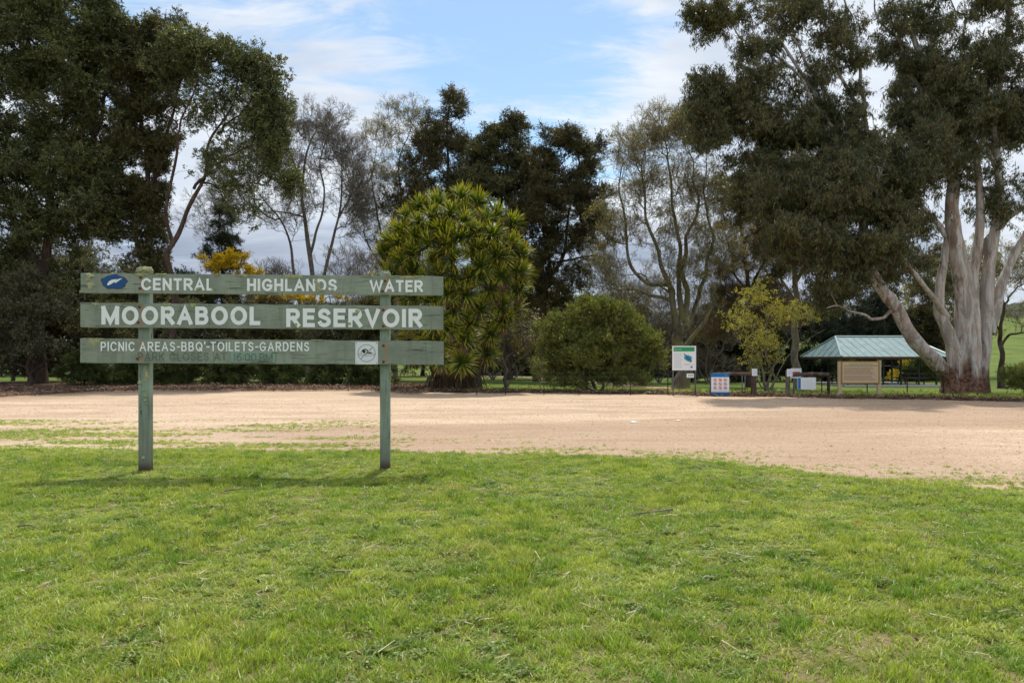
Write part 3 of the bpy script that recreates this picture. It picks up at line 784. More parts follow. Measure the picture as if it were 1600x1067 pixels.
far_rows2 = [(1500, 400, 60, 70, 'olive tree seen between the pale gum stems', C_GREYS), (1450, 390, 50, 66, 'green tree between the leaning gum limb and main stems', C_BRGR)]
for px, top, hw, Yd, lab, src in far_rows2:
    tr('far_tree', lab, 'tree', Yd, px, [([(px, 598), (px+3, 540), (px, top+12)], .2, .05)], [(px, top+20, hw*.6, 24, 30), (px, top+60, hw, 34, 50), (px, top+110, hw, 30, 40)], src, B_DARK, scl=(.9, 1.4), group='far trees closing the view')
thk = [(770, 470, 50, 56, 'brown leafless thicket right of the spiky tree', C_BARE), (840, 455, 50, 58, 'budding thicket above the round bush on the left', C_BAREY), (975, 440, 50, 57, 'grey leafless thicket above the small blue green conifer', C_BARE), (1030, 470, 40, 58, 'grey leafless thicket left of the oak trunk', C_BARE),
       (1105, 480, 50, 58, 'brown leafless thicket between oak and barrier sign', C_BARE), (590, 400, 40, 62, 'mauve grey leafless thicket left of the spiky tree', C_BARE), (420, 440, 50, 62, 'mauve grey leafless thicket behind the first S of HIGHLANDS', C_BARE)]
for px, top, hw, Yd, lab, src in thk:
    tr('bare_thicket', lab, 'shrub', Yd, px, [([(px, 600), (px, 540), (px, top+20)], .09, .03), ([(px, 598), (px-20, 550), (px-hw*.6, top+50)], .06, .03), ([(px, 598), (px+20, 550), (px+hw*.6, top+50)], .06, .03)],
       [(px, top+20, hw*.7, 24, 30), (px, top+60, hw, 36, 46), (px, top+100, hw, 30, 30)], src, B_GREY, scl=(.8, 1.3), clump=5, upmix=.8, group='leafless thickets between the trees')

# undergrowth shrubs
tr('twiggy_shrub', 'dark tangled shrub with spreading bare stems at the far left on the mulch', 'shrub', 40, 44,
   [([(44, 606), (46, 570), (40, 530), (30, 480)], .16, .05), ([(46, 585), (80, 560), (105, 540)], .07, .02), ([(46, 580), (10, 560), (-20, 530)], .07, .02), ([(46, 590), (70, 575), (110, 570)], .04, .015)],
   [(30, 490, 60, 40, 120), (-30, 500, 50, 50, 90), (90, 480, 40, 36, 70), (20, 440, 60, 30, 80), (60, 540, 70, 30, 60), (-10, 560, 40, 30, 50)], C_GREYS, B_DARK, scl=(.5, .85), den=2.2)
hs = [(135, 548, 40, 'loose bright green end of the low hedge, beside the left sign post'), (205, 548, 42, 'low dark hedge shrub directly behind the left sign post'),
      (278, 540, 45, 'low dark hedge shrub under the letters PICNIC'), (355, 538, 45, 'low dark hedge shrub under the middle of the sign'),
      (432, 536, 45, 'low dark hedge shrub under the end of the painted words'), (508, 536, 45, 'low dark hedge shrub left of the swimming notice'), (580, 540, 42, 'low dark hedge shrub behind the right sign post')]
for px, top, hw, lab in hs:
    Yd = 40.5+rng.uniform(-.5, .5)
    tr('hedge_shrub', lab, 'shrub', Yd, px, [([(px, 605), (px, 585), (px+3, 565)], .06, .03)],
       [(px, top+14, hw, 14, 130, 0, 1.6), (px, top+34, hw*1.05, 20, 200, 0, 1.7), (px, top+56, hw*1.05, 12, 110, -.4, 1.4)], C_HEDGE, B_DARK, scl=(.6, 1.1), shell=.8, rt=.006, group='low hedge behind the sign')
ss_ = [(290, 485, 60, 'olive shrub behind the gap between upper boards', C_GREYS), (410, 480, 60, 'dull green shrub behind the middle board', C_BRGR), (520, 482, 60, 'grey green shrub right of the yellow blossom', C_GREYS), (180, 490, 60, 'dark shrub behind the left ends of the boards', C_EVER2), (585, 480, 40, 'dark shrub between sign and spiky tree', C_EVER2)]
for px, top, hw, lab, src in ss_:
    Yd = 45+rng.uniform(-1, 1)
    tr('tall_shrub', lab, 'shrub', Yd, px, [([(px, 603), (px, 560), (px+3, 520)], .09, .03)],
       [(px, top+5, hw*.8, 22, 80, 0, 1.8), (px, top+40, hw, 30, 120, 0, 2)], src, B_DARK, scl=(.6, 1.0), shell=.7, group='tall shrubs behind the boards')
tr('wattle_tree', 'bright yellow blossoming wattle peeking above the top board', 'tree', 47, 352,
   [([(352, 603), (352, 500), (350, 430)], .12, .04)],
   [(335, 412, 28, 15, 60), (365, 408, 28, 18, 60), (385, 425, 24, 12, 34), (345, 440, 40, 20, 50)], C_WAT, B_DARK, scl=(.45, .8))
tr('wattle_tree', 'yellow blossoming wattle showing through the gap under the word HIGHLANDS', 'tree', 46, 445,
   [([(445, 603), (445, 540), (445, 490)], .1, .04)],
   [(425, 466, 30, 10, 60), (475, 467, 36, 10, 70), (445, 490, 55, 20, 70), (530, 468, 16, 7, 12)], C_WAT, B_DARK, scl=(.4, .75))
tr('wattle_tree', 'faint yellow blossoming wattle deep in the trees at the left edge', 'tree', 60, 70,
   [([(70, 600), (70, 500), (70, 430)], .1, .04)],
   [(60, 405, 34, 14, 34), (85, 420, 26, 14, 26)], C_WAT, B_DARK, scl=(.45, .75))
tr('round_bush', 'wide rounded green bush with brighter right side standing at the gravel edge', 'bush', 34, 928,
   [([(925, 612), (915, 580), (895, 545)], .09, .03), ([(928, 612), (930, 570), (930, 520)], .1, .03), ([(932, 612), (955, 575), (975, 545)], .09, .03), ([(926, 612), (880, 590), (860, 570)], .05, .02)],
   [(925, 500, 46, 24, 150), (885, 525, 44, 30, 160), (975, 520, 40, 30, 150), (930, 550, 80, 34, 330), (925, 488, 40, 18, 120), (960, 500, 40, 20, 90), (865, 565, 34, 26, 110), (1002, 555, 30, 34, 130), (900, 590, 50, 16, 90), (970, 590, 50, 16, 90)],
   C_BUSH, B_GREY, scl=(.4, 1.45), shell=.6, rt=.006, upmix=.9, den=2.4, clump=16)
tr('sapling', 'small light green sapling at the left foot of the round bush', 'plant', 32.6, 845, [([(846, 613), (844, 590), (846, 575)], .03, .01)],
   [(846, 575, 13, 16, 26)], C_BUSH, B_GREY, scl=(.4, .6), rt=.004)
tr('blossom_tree', 'thin bare magnolia with scattered white flowers right of the spiky tree', 'tree', 36, 788,
   [([(788, 609), (790, 585), (788, 560), (782, 520)], .12, .03), ([(790, 590), (815, 560), (835, 530)], .05, .015), ([(790, 580), (770, 545), (762, 510)], .04, .015), ([(789, 570), (805, 530), (815, 495)], .05, .015)],
   [(810, 505, 40, 28, 40), (830, 535, 24, 26, 22), (775, 520, 24, 30, 20)], C_MAG, B_GREY, scl=(.6, 1.0), rt=.006, clump=4)
tr('conifer_tree', 'small blue green conifer between the round bush and the oak', 'tree', 52, 1003,
   [([(1003, 603), (1003, 540), (1002, 475)], .12, .02)],
   [(1003, 490, 10, 16, 20), (1003, 520, 22, 18, 50), (1004, 550, 32, 20, 80), (1004, 580, 36, 20, 80)], C_CON, B_DARK, scl=(.45, .8), shell=.8)
tr('spring_shrub', 'airy multi stemmed shrub covered in fresh yellow green leaves beside the gate gap', 'shrub', 32.5, 1200,
   [([(1199, 614), (1192, 580), (1180, 540), (1172, 500), (1168, 460)], .08, .02), ([(1199, 614), (1200, 560), (1198, 510), (1200, 470)], .07, .02),
    ([(1200, 614), (1212, 575), (1228, 540), (1250, 510)], .06, .02), ([(1201, 606), (1230, 560), (1262, 530), (1290, 515)], .035, .015), ([(1198, 600), (1180, 560), (1150, 520)], .04, .015)],
   [(1180, 480, 28, 24, 40), (1215, 500, 34, 30, 60), (1160, 510, 24, 26, 36), (1200, 545, 44, 28, 64), (1255, 500, 34, 22, 34), (1195, 580, 30, 16, 24), (1150, 525, 14, 14, 12)],
   C_SPRING, B_GREY, scl=(.7, 1.15), rt=.006, clump=4, upmix=1.3, den=1.0)
tr('roadside_tree', 'dark trunked half bare tree on the slope right of the big gum', 'tree', 46, 1566,
   [([(1564, 604), (1565, 560), (1563, 520), (1566, 480), (1572, 430)], .2, .08), ([(1564, 545), (1580, 522), (1600, 522), (1630, 535)], .11, .04), ([(1566, 480), (1590, 450), (1620, 430)], .08, .03), ([(1563, 520), (1545, 480), (1540, 440)], .07, .03)],
   [(1575, 420, 50, 40, 60), (1620, 430, 40, 40, 50), (1545, 440, 30, 40, 30), (1610, 500, 40, 30, 22)], C_OAK, B_DARK, scl=(.6, 1.0), clump=5)
tr('roadside_bush', 'scrubby green bush at the right edge beside the fence', 'bush', 31, 1600,
   [([(1598, 615), (1598, 590), (1600, 570)], .05, .02)], [(1590, 590, 26, 18, 80), (1625, 580, 30, 26, 90)], C_BUSH, B_GREY, scl=(.5, .9), rt=.005)
tr('roadside_tree', 'small round topped tree far behind the leaning limb', 'tree', 75, 1420,
   [([(1500, 595), (1500, 520), (1498, 440)], .2, .06)], [(1500, 430, 50, 40, 70), (1470, 470, 50, 40, 60), (1530, 500, 30, 40, 36)], C_BAREY, B_GREY, scl=(.9, 1.4), clump=6)

# ------------------------------------------------------------------ the big gum
t = mat('smooth_gum_bark'); oc = t.add('ShaderNodeTexCoord').outputs['Object']
m1 = t.mapv(oc, (1, 1, .13)); a = t.noise(m1, 4.2, 5, .6, .6); b = t.noise(m1, 9, 5, .65); d = t.noise(t.mapv(oc, (1, 1, .3)), 1.4, 4, .6); e = t.noise(oc, 7, 5, .7)
c = t.mix(t.ss(a, .36, .6), (.31, .27, .235), (.52, .50, .475)); c = t.mix(t.math('MULTIPLY', t.ss(b, .5, .62), .75), c, (.34, .225, .165)); pk_ = t.noise(t.mapv(oc, (1, 1, .35), (5, 2, 8)), 2.6, 6, .7, 1.2); c = t.mix(t.math('MULTIPLY', t.ss(pk_, .53, .58), .7), c, (.26, .235, .215)); c = t.mix(t.math('MULTIPLY', t.ss(pk_, .44, .40), .6), c, (.43, .33, .25))
c = t.mix(t.math('MULTIPLY', t.ss(d, .56, .64), .8), c, (.17, .105, .075)); c = t.mix(t.math('MULTIPLY', t.ss(e, .68, .76), .5), c, (.12, .07, .05))
z_ = t.add('ShaderNodeSeparateXYZ', {0: oc}).outputs[2]
low_ = t.math('SUBTRACT', 1.0, t.ss(t.math('ADD', z_, t.math('MULTIPLY', t.math('SUBTRACT', a, .5), 3.0)), .7, 1.5))
rb = t.mix(t.ss(e, .35, .65), (.07, .035, .025), (.27, .15, .105))
c = t.mix(low_, c, rb)
hgt = t.math('ADD', t.math('MULTIPLY', b, .5), t.math('MULTIPLY', t.math('MULTIPLY', e, low_), 1.5))
M_GUM = finish(t, c, .75, hgt, .6, .06, .2)

GY = 32.0; gb = P(1508, 616, GY); gz = float(zf(gb.x, gb.y))
gum = empty('gum_tree', (gb.x, gb.y, gz), 0, 'massive multi stemmed gum tree with smooth pale peeling bark on the right', 'tree')
gin = np.array([gb.x, gb.y, gz])
def gl(pp, r0, r1, flare=0, nseg=8, name='limb', seed=0, sides=18, fl=.10):
    pth = wiggle(catmull(ptsY(pp, GY), nseg), .05 if r0 > .2 else .12); n = len(pth); rr = r0+(r1*.5-r0)*np.linspace(0, 1, n)**.85
    if flare:
        h_ = pth[:, 2]-gz; rr = rr*(1+flare*np.exp(-np.maximum(h_, 0)/.5))
    V, Fq = tube(pth, rr, sides, seed, fl)
    return pth, rr, V, Fq
big = [
 ([(1510, 622), (1510, 560), (1508, 500), (1504, 440), (1490, 380), (1485, 330), (1490, 270), (1480, 200), (1450, 120), (1420, 40), (1395, -40)], .56, .10, .35),
 ([(1496, 622), (1494, 560), (1480, 520), (1468, 480), (1474, 420), (1482, 360)], .36, .26, .3),
 ([(1526, 622, .1), (1532, 560), (1540, 500), (1545, 440), (1552, 380), (1560, 300), (1555, 200), (1570, 100), (1580, -30)], .42, .12, .35),
 ([(1520, 622, -.3), (1520, 560, -.3), (1522, 500, -.2), (1522, 440), (1530, 380), (1528, 300), (1520, 220), (1500, 130), (1510, 30)], .36, .08, .35),
 ([(1484, 618, -.2), (1482, 590, -.3), (1458, 560, -.8), (1425, 525, -1.4), (1398, 480, -1.8), (1378, 455, -2), (1362, 420, -2), (1352, 370, -1.5), (1345, 310, -1), (1328, 250, -.5), (1300, 190), (1262, 130), (1225, 70), (1195, 20)], .36, .07, .3),
 ([(1545, 520), (1562, 460), (1585, 400), (1610, 350), (1640, 260), (1660, 150)], .26, .10, 0),
 ([(1500, 470, .4), (1530, 400, .5), (1570, 345, .4), (1610, 320), (1650, 300)], .22, .09, 0),
 ([(1484, 500), (1460, 465, -.5), (1435, 440, -1), (1405, 400, -1.6), (1380, 350, -2), (1370, 300, -2.2), (1380, 250, -2)], .14, .05, 0),
 ([(1478, 370), (1455, 330), (1425, 300), (1390, 290), (1360, 270), (1320, 230)], .13, .05, 0),
 ([(1345, 320, -1), (1360, 260, -.5), (1350, 200), (1325, 130), (1300, 60), (1285, -20)], .15, .05, 0),
 ([(1400, 480, -1.8), (1370, 500, -2.2), (1345, 490, -2.5), (1310, 478, -2.6), (1290, 482, -2.6)], .08, .03, 0),
 ([(1398, 392, -1.4), (1365, 378, -1.8), (1330, 362, -2), (1290, 372, -2.2), (1250, 372, -2.2)], .085, .03, 0),
 ([(1420, 300), (1440, 230), (1470, 170), (1520, 120)], .11, .04, 0),
 ([(1300, 190), (1240, 170), (1180, 190), (1130, 200)], .09, .03, 0),
 ([(1555, 260), (1530, 180), (1535, 90)], .11, .04, 0),
 ([(1390, 290), (1340, 300), (1280, 290), (1230, 300)], .08, .03, 0),
 ([(1440, 90), (1400, 60), (1370, 20), (1360, -30)], .08, .03, 0),
 ([(1328, 250, -.5), (1270, 150, -.3), (1210, 90), (1150, 50), (1110, 10)], .09, .03, 0), ([(1335, 230, -.5), (1280, 130), (1230, 40), (1205, -30)], .10, .04, 0), ([(1340, 240), (1290, 210), (1220, 120), (1160, 90)], .07, .02, 0),
 ([(1352, 200), (1345, 110), (1320, 20), (1315, -40)], .10, .04, 0), ([(1470, 190), (1420, 110), (1400, 30), (1395, -30)], .12, .05, 0), ([(1490, 270), (1540, 190), (1600, 140)], .12, .05, 0), ([(1420, 300), (1445, 260), (1480, 240), (1530, 200)], .07, .02, 0), ([(1349, 335, -1.2), (1310, 345, -1.6), (1260, 350, -2), (1200, 340, -2)], .05, .02, 0),
]
LL = []
for i, (pp, r0, r1, fl) in enumerate(big):
    pth, rr, V, Fq = gl(pp, r0, r1, fl, seed=i, sides=18 if r0 > .2 else 10, fl=.12 if r0 > .2 else .05)
    link('trunk' if i == 0 else 'limb', npmesh('limb', V-gin, Fq, M_GUM, True), gum)
    LL.append((pth[::2], rr[::2]*.98))
att = lobe_pts([(1110, 30, 46, 34, 120), (1170, 70, 50, 50, 60), (1105, 140, 50, 30, 90), (1110, 200, 50, 50, 170), (1170, 170, 60, 50, 150), (1240, 40, 60, 60, 80), (1300, 60, 40, 50, 70), (1330, 110, 24, 50, 40),
                (1230, 215, 80, 50, 230), (1300, 200, 60, 50, 170), (1330, 250, 60, 50, 180), (1240, 290, 70, 40, 170), (1320, 320, 70, 50, 190), (1290, 390, 70, 40, 130), (1360, 400, 50, 50, 90), (1180, 260, 50, 40, 80),
                (1400, 60, 30, 50, 60), (1440, 30, 60, 50, 80), (1470, 120, 90, 50, 260), (1560, 90, 60, 60, 170), (1430, 190, 50, 60, 180), (1500, 190, 80, 60, 250), (1580, 200, 50, 80, 150), (1420, 270, 40, 50, 100), (1500, 270, 60, 50, 80),
                (1560, 320, 50, 50, 60), (1620, 150, 60, 100, 120), (1640, 320, 40, 70, 50), (1400, 330, 40, 40, 60), (1300, 460, 50, 26, 44), (1420, 420, 30, 36, 36), (1540, 10, 80, 40, 90), (1450, -40, 100, 40, 110), (1250, -30, 110, 40, 110),
 (1380, 300, 40, 50, 60), (1340, 440, 50, 30, 40), (1270, 130, 60, 50, 50), (1200, 120, 50, 40, 60),
 (1330, 300, 60, 50, 110, -2.6), (1280, 340, 70, 50, 130, -3), (1360, 380, 60, 50, 110, -3), (1400, 350, 50, 60, 80, -2.4), (1240, 300, 60, 60, 110, -2.6), (1320, 410, 60, 30, 40, -2.8), (1420, 270, 50, 50, 80, -2), (1250, 390, 60, 36, 50, -2.5), (1340, 240, 50, 50, 60, -2.2), (1450, 220, 50, 50, 60, -2)], GY, 7, .6, 1.08)
Pm, par, fr, tips, order = grow(LL, att, .12, .2)
r_ = radii(par, fr, .009)
V, Fq = skin_free(Pm, par, fr, r_)
link('branches', npmesh('branches', V-gin, Fq, B_LIMBGUM, True), gum)['kind'] = 'stuff'
T = Pm[tips]; D = np.array([0, 0, 1.])+rng.normal(size=T.shape)*.2
scatter('crown', T-gin, dir_euler(D), rng.uniform(.5, 1.3, len(T)), C_GUM, gum, 'stuff')

# ------------------------------------------------------------------ spiky cabbage tree
t = mat('sword_leaf'); oi = t.add('ShaderNodeObjectInfo'); geo = t.add('ShaderNodeNewGeometry'); ri = geo.outputs['Random Per Island']
at = t.add('ShaderNodeAttribute'); at.attribute_name = 'tip'
c = t.mix(ri, (.05, .10, .016), (.13, .19, .025)); c = t.mix(t.math('MULTIPLY', t.ss(at.outputs['Fac'], .45, 1.0), .75), c, (.50, .47, .04))
c = t.mix(t.math('MULTIPLY', t.math('GREATER_THAN', t.math('ADD', ri, t.math('MULTIPLY', oi.outputs['Random'], .04)), .93), 1.0), c, (.33, .20, .05))
M_SWORD = finish(t, c, .5, spec=.3, transl=.25, tcol=t.mix(1.0, c, (1.6, 1.5, .7), 'MULTIPLY'))
M_DEAD = simple('dead_leaf', (.17, .115, .075), .9, .5, 3)
def sword_mesh(nm, n, L, m, droop=1.0, zlo=-.45, dead=False, wd=.052):
    V, Fq, tp = [], [], []
    for i in range(n):
        if dead: zc = rng.uniform(-1, -.75)
        else: zc = zlo+(1.0-zlo)*rng.uniform(0, 1)**.8
        a_ = rng.uniform(0, 2*PI); h_ = math.sqrt(max(0, 1-zc*zc)); d_ = np.array([h_*math.cos(a_), h_*math.sin(a_), zc])
        l_ = L*rng.uniform(.75, 1.12); sd_ = np.array([-math.sin(a_), math.cos(a_), 0]); w0 = wd*rng.uniform(.8, 1.2)
        k0 = len(V)
        for q, wf in ((.06, .55), (.4, 1.0), (.75, .75)):
            p = d_*l_*q; p[2] -= droop*.25*l_*(q**2.4)*(h_+.1); 
            V += [p-sd_*w0*wf*.5, p+sd_*w0*wf*.5]; tp += [q, q]
        p = d_*l_; p = p.copy(); p[2] -= droop*.27*l_*(h_+.1); V.append(p); tp.append(1.0)
        Fq.append([[k0, k0+1, k0+3, k0+2], [k0+2, k0+3, k0+5, k0+4]]); Fq[-1].append([k0+4, k0+5, k0+6, k0+6])
    q4 = np.array([f for g in Fq for f in g[:2]]); t3 = np.array([g[2][:3] for g in Fq])
    me = npmesh(nm, np.array(V), [q4, t3], m, False)
    a_ = me.attributes.new('tip', 'FLOAT', 'POINT'); a_.data.foreach_set('value', np.array(tp, np.float32)*(0 if dead else 1))
    return me
CY = 36.0; cb = P(712, 610, CY); cz = float(zf(cb.x, cb.y))+.08
cord = empty('cabbage_tree', (cb.x, cb.y, cz), 0, 'big domed cabbage tree of spiky sword leaved rosettes right of the sign', 'tree')
HM = [sword_mesh('leaf_head', 150, .92, M_SWORD, .55, wd=.055, zlo=-.35) for _ in range(4)]
HS = [sword_mesh('dead_skirt', 46, .95, M_DEAD, .2, dead=True, wd=.04) for _ in range(2)]
heads = [(737, 510, -2.3), (699, 563, -2.5), (700, 382, -2.3), (725, 321, -1.2), (655, 556, -0.9), (621, 478, -1.5), (638, 374, -1.3), (797, 393, -1.3), (717, 494, -2.7), (659, 411, -2.4), (660, 474, -2.5), (750, 405, -2.5), (784, 442, -2.2), (777, 413, -2.1), (635, 514, -0.9), (814, 407, -1.3), (713, 519, -2.8), (767, 525, -1.7), (609, 406, -1.1), (809, 459, -1.5), (664, 364, -2.1), (716, 423, -2.7), (730, 532, -2.5), (689, 332, -1.2), (595, 446, -0.5), (777, 345, -1.1), (658, 435, -2.1), (696, 444, -2.5), (684, 356, -2.0), (738, 447, -2.6), (674, 522, -2.2), (754, 490, -2.2), (675, 501, -2.5), (784, 486, -1.7), (763, 362, -1.6), (688, 480, -2.4), (734, 471, -2.7), (610, 459, -1.3), (727, 567, -2.3), (635, 395, -1.6), (754, 430, -2.5), (622, 442, -1.7), (707, 403, -2.7), (747, 324, -0.5), (712, 352, -2.1), (692, 539, -2.5), (799, 357, -0.7), (645, 492, -1.7), (661, 331, -0.9), (717, 444, -2.6), (762, 555, -1.6), (641, 348, -1.0), (768, 462, -2.1), (786, 506, -1.6), (807, 437, -1.6), (636, 464, -2.0), (710, 470, -2.8), (681, 400, -2.6), (661, 387, -2.1), (732, 365, -2.3), (804, 485, -0.9), (617, 361, -0.2), (676, 455, -2.4), (650, 533, -1.4), (769, 385, -2.1), (613, 385, -1.1), (656, 511, -2.1), (640, 422, -2.1), (730, 342, -1.6), (695, 508, -2.8), (746, 381, -2.2), (725, 391, -2.6)]
tgt = [(P(x, y, CY), dy) for x, y, dy in heads]
hp = [Vector((p.x, CY+dy*1.25, p.z)) for p, dy in tgt]
for i in range(40):   # the far side, unseen from the front but there
    d_ = rdir(1, .25)[0]
    if d_[1] < .1: d_[1] = abs(d_[1])+.2
    hp.append(Vector((cb.x+d_[0]*3.2, CY+d_[1]*3.0, 5.6+abs(d_[2])*3.2-.8*random.random())))
stems = []
for i, p in enumerate(hp):
    out = Vector((p.x-cb.x, p.y-CY, (p.z-4.4)*1.0+2.0)).normalized()
    h_ = link('leaf_head', HM[i % 4], cord, p-Vector((cb.x, cb.y, cz)), (Vector((0, 0, 1))*.9+out*.9).to_track_quat('Z', 'Y').to_euler())
    h_.rotation_euler.rotate_axis('Z', random.random()*6); s_ = random.uniform(.8, 1.2); h_.scale = (s_, s_, s_)
    if p.z < 5.5:
        k_ = link('dead_skirt', HS[i % 2], cord, p-Vector((cb.x, cb.y, cz)), (0, 0, random.random()*6)); k_.scale = (.8, .8, .8*min(1, (p.z)/1.3))
att_c = np.array([list(p) for p in hp])
tl = [([P(712, 610, CY), P(712, 560, CY), P(710, 500, CY), P(712, 420, CY)], .24, .12), ([P(725, 610, CY-.4), P(745, 570, CY-.6), P(758, 530, CY-.7), P(775, 470, CY-.5)], .13, .08),
      ([P(690, 610, CY-.3), P(672, 560, CY-.5), P(655, 500, CY-.4), P(640, 440, CY-.2)], .15, .08), ([P(715, 610, CY+.6), P(720, 540, CY+1), P(720, 450, CY+1.5)], .15, .09)]
LLc = [(catmull(a_, 5), np.linspace(b_, c_, len(catmull(a_, 5)))) for a_, b_, c_ in tl]
Pm, par, fr, tips, order = grow(LLc, att_c, .05, .25)
V, Fq = skin(Pm, par, np.maximum(radii(par, fr, .06), .055), 0, 10)
link('trunk', npmesh('trunk', V-np.array([cb.x, cb.y, cz]), Fq, B_BROWN, True), cord)
# straw skirt at the foot
n = 900; a_ = rng.uniform(0, 2*PI, n); rr = rng.uniform(.1, 1.5, n)**.8
A = np.stack([rr*np.cos(a_), rr*np.sin(a_)*.8, rng.uniform(.2, 1.5, n)*(1.1-rr*.4)], 1); Bp = A*np.array([1.12, 1.12, 0])+np.array([0, 0, -.05])+rng.normal(size=(n, 3))*.12
V, Fq = twig_tris(A, Bp, .018)
tag(link('dead_leaf_skirt', npmesh('dead_leaf_skirt', V, Fq, M_DEAD), cord), kind='stuff')

# ------------------------------------------------------------------ the park sign
def text_mesh(txt, w_, h_, m, offset=.0, thick=.002, spacing=1.0):
    cu = bpy.data.curves.new('t', 'FONT'); cu.body = txt; cu.size = 1; cu.offset = offset; cu.resolution_u = 5; cu.space_character = spacing
    ob = bpy.data.objects.new('t', cu); COL.objects.link(ob); bpy.context.view_layer.update()
    me = bpy.data.meshes.new_from_object(ob.evaluated_get(bpy.context.evaluated_depsgraph_get()))
    bpy.data.objects.remove(ob); bpy.data.curves.remove(cu)
    bm = bmesh.new(); bm.from_mesh(me)
    xs_ = [v_.co.x for v_ in bm.verts]; ys_ = [v_.co.y for v_ in bm.verts]
    x0, x1, y0, y1 = min(xs_), max(xs_), min(ys_), max(ys_)
    for v_ in bm.verts: v_.co.x = (v_.co.x-x0)/(x1-x0)*w_; v_.co.y = (v_.co.y-y0)/(y1-y0)*h_
    fs = bm.faces[:]
    if thick:
        r = bmesh.ops.extrude_face_region(bm, geom=fs); bmesh.ops.translate(bm, vec=(0, 0, thick), verts=[e for e in r['geom'] if isinstance(e, bmesh.types.BMVert)])
    bm.to_mesh(me); bm.free(); me.materials.clear(); me.materials.append(m); me.name = 'lettering'; me.polygons.foreach_set('use_smooth', [False]*len(me.polygons))
    if 'sharp_face' in me.attributes: pass
    return me

def arc(cx, cy, rx, ry, a0, a1, n=14): return [(cx+rx*math.cos(R(a0+(a1-a0)*k/n)), cy+ry*math.sin(R(a0+(a1-a0)*k/n))) for k in range(n+1)]
_O = arc(.5, .5, .5, .5, 90, 450, 36); _V = [(0, 0), (0, 1)]
GLY = {'M': (1.03, [_V, [(0, 1), (.5, .04), (1, 1)], [(1, 0), (1, 1)]]), 'O': (.98, [_O]), 'Q': (.98, [_O, [(.62, .3), (.98, -.02)]]),
 'R': (.80, [_V, [(0, 1), (.55, 1)]+arc(.62, .74, .36, .26, 90, -90)+[(0, .48)], [(.45, .48), (1, 0)]]), 'A': (.90, [[(0, 0), (.5, 1), (1, 0)], [(.2, .32), (.8, .32)]]),
 'B': (.78, [_V, [(0, 1), (.5, 1)]+arc(.60, .76, .32, .24, 90, -90)+[(0, .52)], [(0, .52), (.55, .52)]+arc(.64, .26, .36, .26, 90, -90)+[(0, 0)]]),
 'L': (.64, [[(0, 1), (0, 0), (1, 0)]]), 'E': (.70, [_V, [(0, 1), (1, 1)], [(0, .52), (.9, .52)], [(0, 0), (1, 0)]]), 'I': (0, [[(.5, 0), (.5, 1)]]),
 'S': (.76, [arc(.5, .75, .46, .25, 20, 210, 16)+[(.5, .515)]+arc(.5, .25, .5, .25, 62, -158, 18)]), 'V': (.88, [[(0, 1), (.5, 0), (1, 1)]]),
 'C': (.88, [arc(.54, .5, .54, .5, 40, 320, 28)]), 'N': (.80, [_V, [(0, 1), (1, 0)], [(1, 0), (1, 1)]]), 'T': (.74, [[(0, 1), (1, 1)], [(.5, 0), (.5, 1)]]),
 'H': (.78, [_V, [(1, 0), (1, 1)], [(0, .5), (1, .5)]]), 'G': (.92, [arc(.52, .5, .52, .5, 42, 330, 28)+[(1, .44), (.55, .44)]]), 'D': (.82, [_V, [(0, 1), (.4, 1)]+arc(.45, .5, .55, .5, 90, -90, 18)+[(0, 0)]]),
 'W': (1.25, [[(0, 1), (.25, 0), (.5, .95), (.75, 0), (1, 1)]]), 'K': (.78, [_V, [(1, 1), (.05, .42)], [(.35, .6), (1, 0)]]), 'P': (.74, [_V, [(0, 1), (.55, 1)]+arc(.62, .72, .38, .28, 90, -90)+[(0, .44)]]),
 '-': (.5, [[(0, .45), (1, .45)]]), "'": (.1, [[(.5, 1.08), (.4, .85)]]), '1': (.3, [[(.1, .75), (.8, 1), (.8, 0)]]), '6': (.7, [arc(.5, .3, .5, .3, 0, 360, 22), [(.02, .35)]+arc(.62, .45, .6, .55, 175, 95, 8)]),
 '0': (.72, [_O]), ':': (.1, [[(.5, .22), (.5, .26)], [(.5, .68), (.5, .72)]])}
def ribbon(pts, hw, V, Fq, y):
    P_ = [np.array(p) for p in pts]; closed = np.linalg.norm(P_[0]-P_[-1]) < 1e-6 and len(P_) > 3
    if closed: P_ = P_[:-1]
    n = len(P_); k0 = len(V)
    for i, p in enumerate(P_):
        a_ = P_[i-1] if (i or closed) else None; b_ = P_[(i+1) % n] if (i < n-1 or closed) else None
        d1 = (p-a_)/np.linalg.norm(p-a_) if a_ is not None else None; d2 = (b_-p)/np.linalg.norm(b_-p) if b_ is not None else None
        if d1 is None: d1 = d2; p = p-d2*hw*.92
        if d2 is None: d2 = d1; p = p+d1*hw*.92
        n1 = np.array([-d1[1], d1[0]]); n2 = np.array([-d2[1], d2[0]]); m_ = n1+n2; L_ = np.linalg.norm(m_); m_ = m_/max(L_, .3); k_ = hw/max(.5, float(m_@n1))
        for s_ in (1, -1): q = p+m_*k_*s_; V.append((q[0], q[1], y))
    for i in range(n if closed else n-1):
        j = (i+1) % n; Fq.append([k0+2*i, k0+2*i+1, k0+2*j+1, k0+2*j])
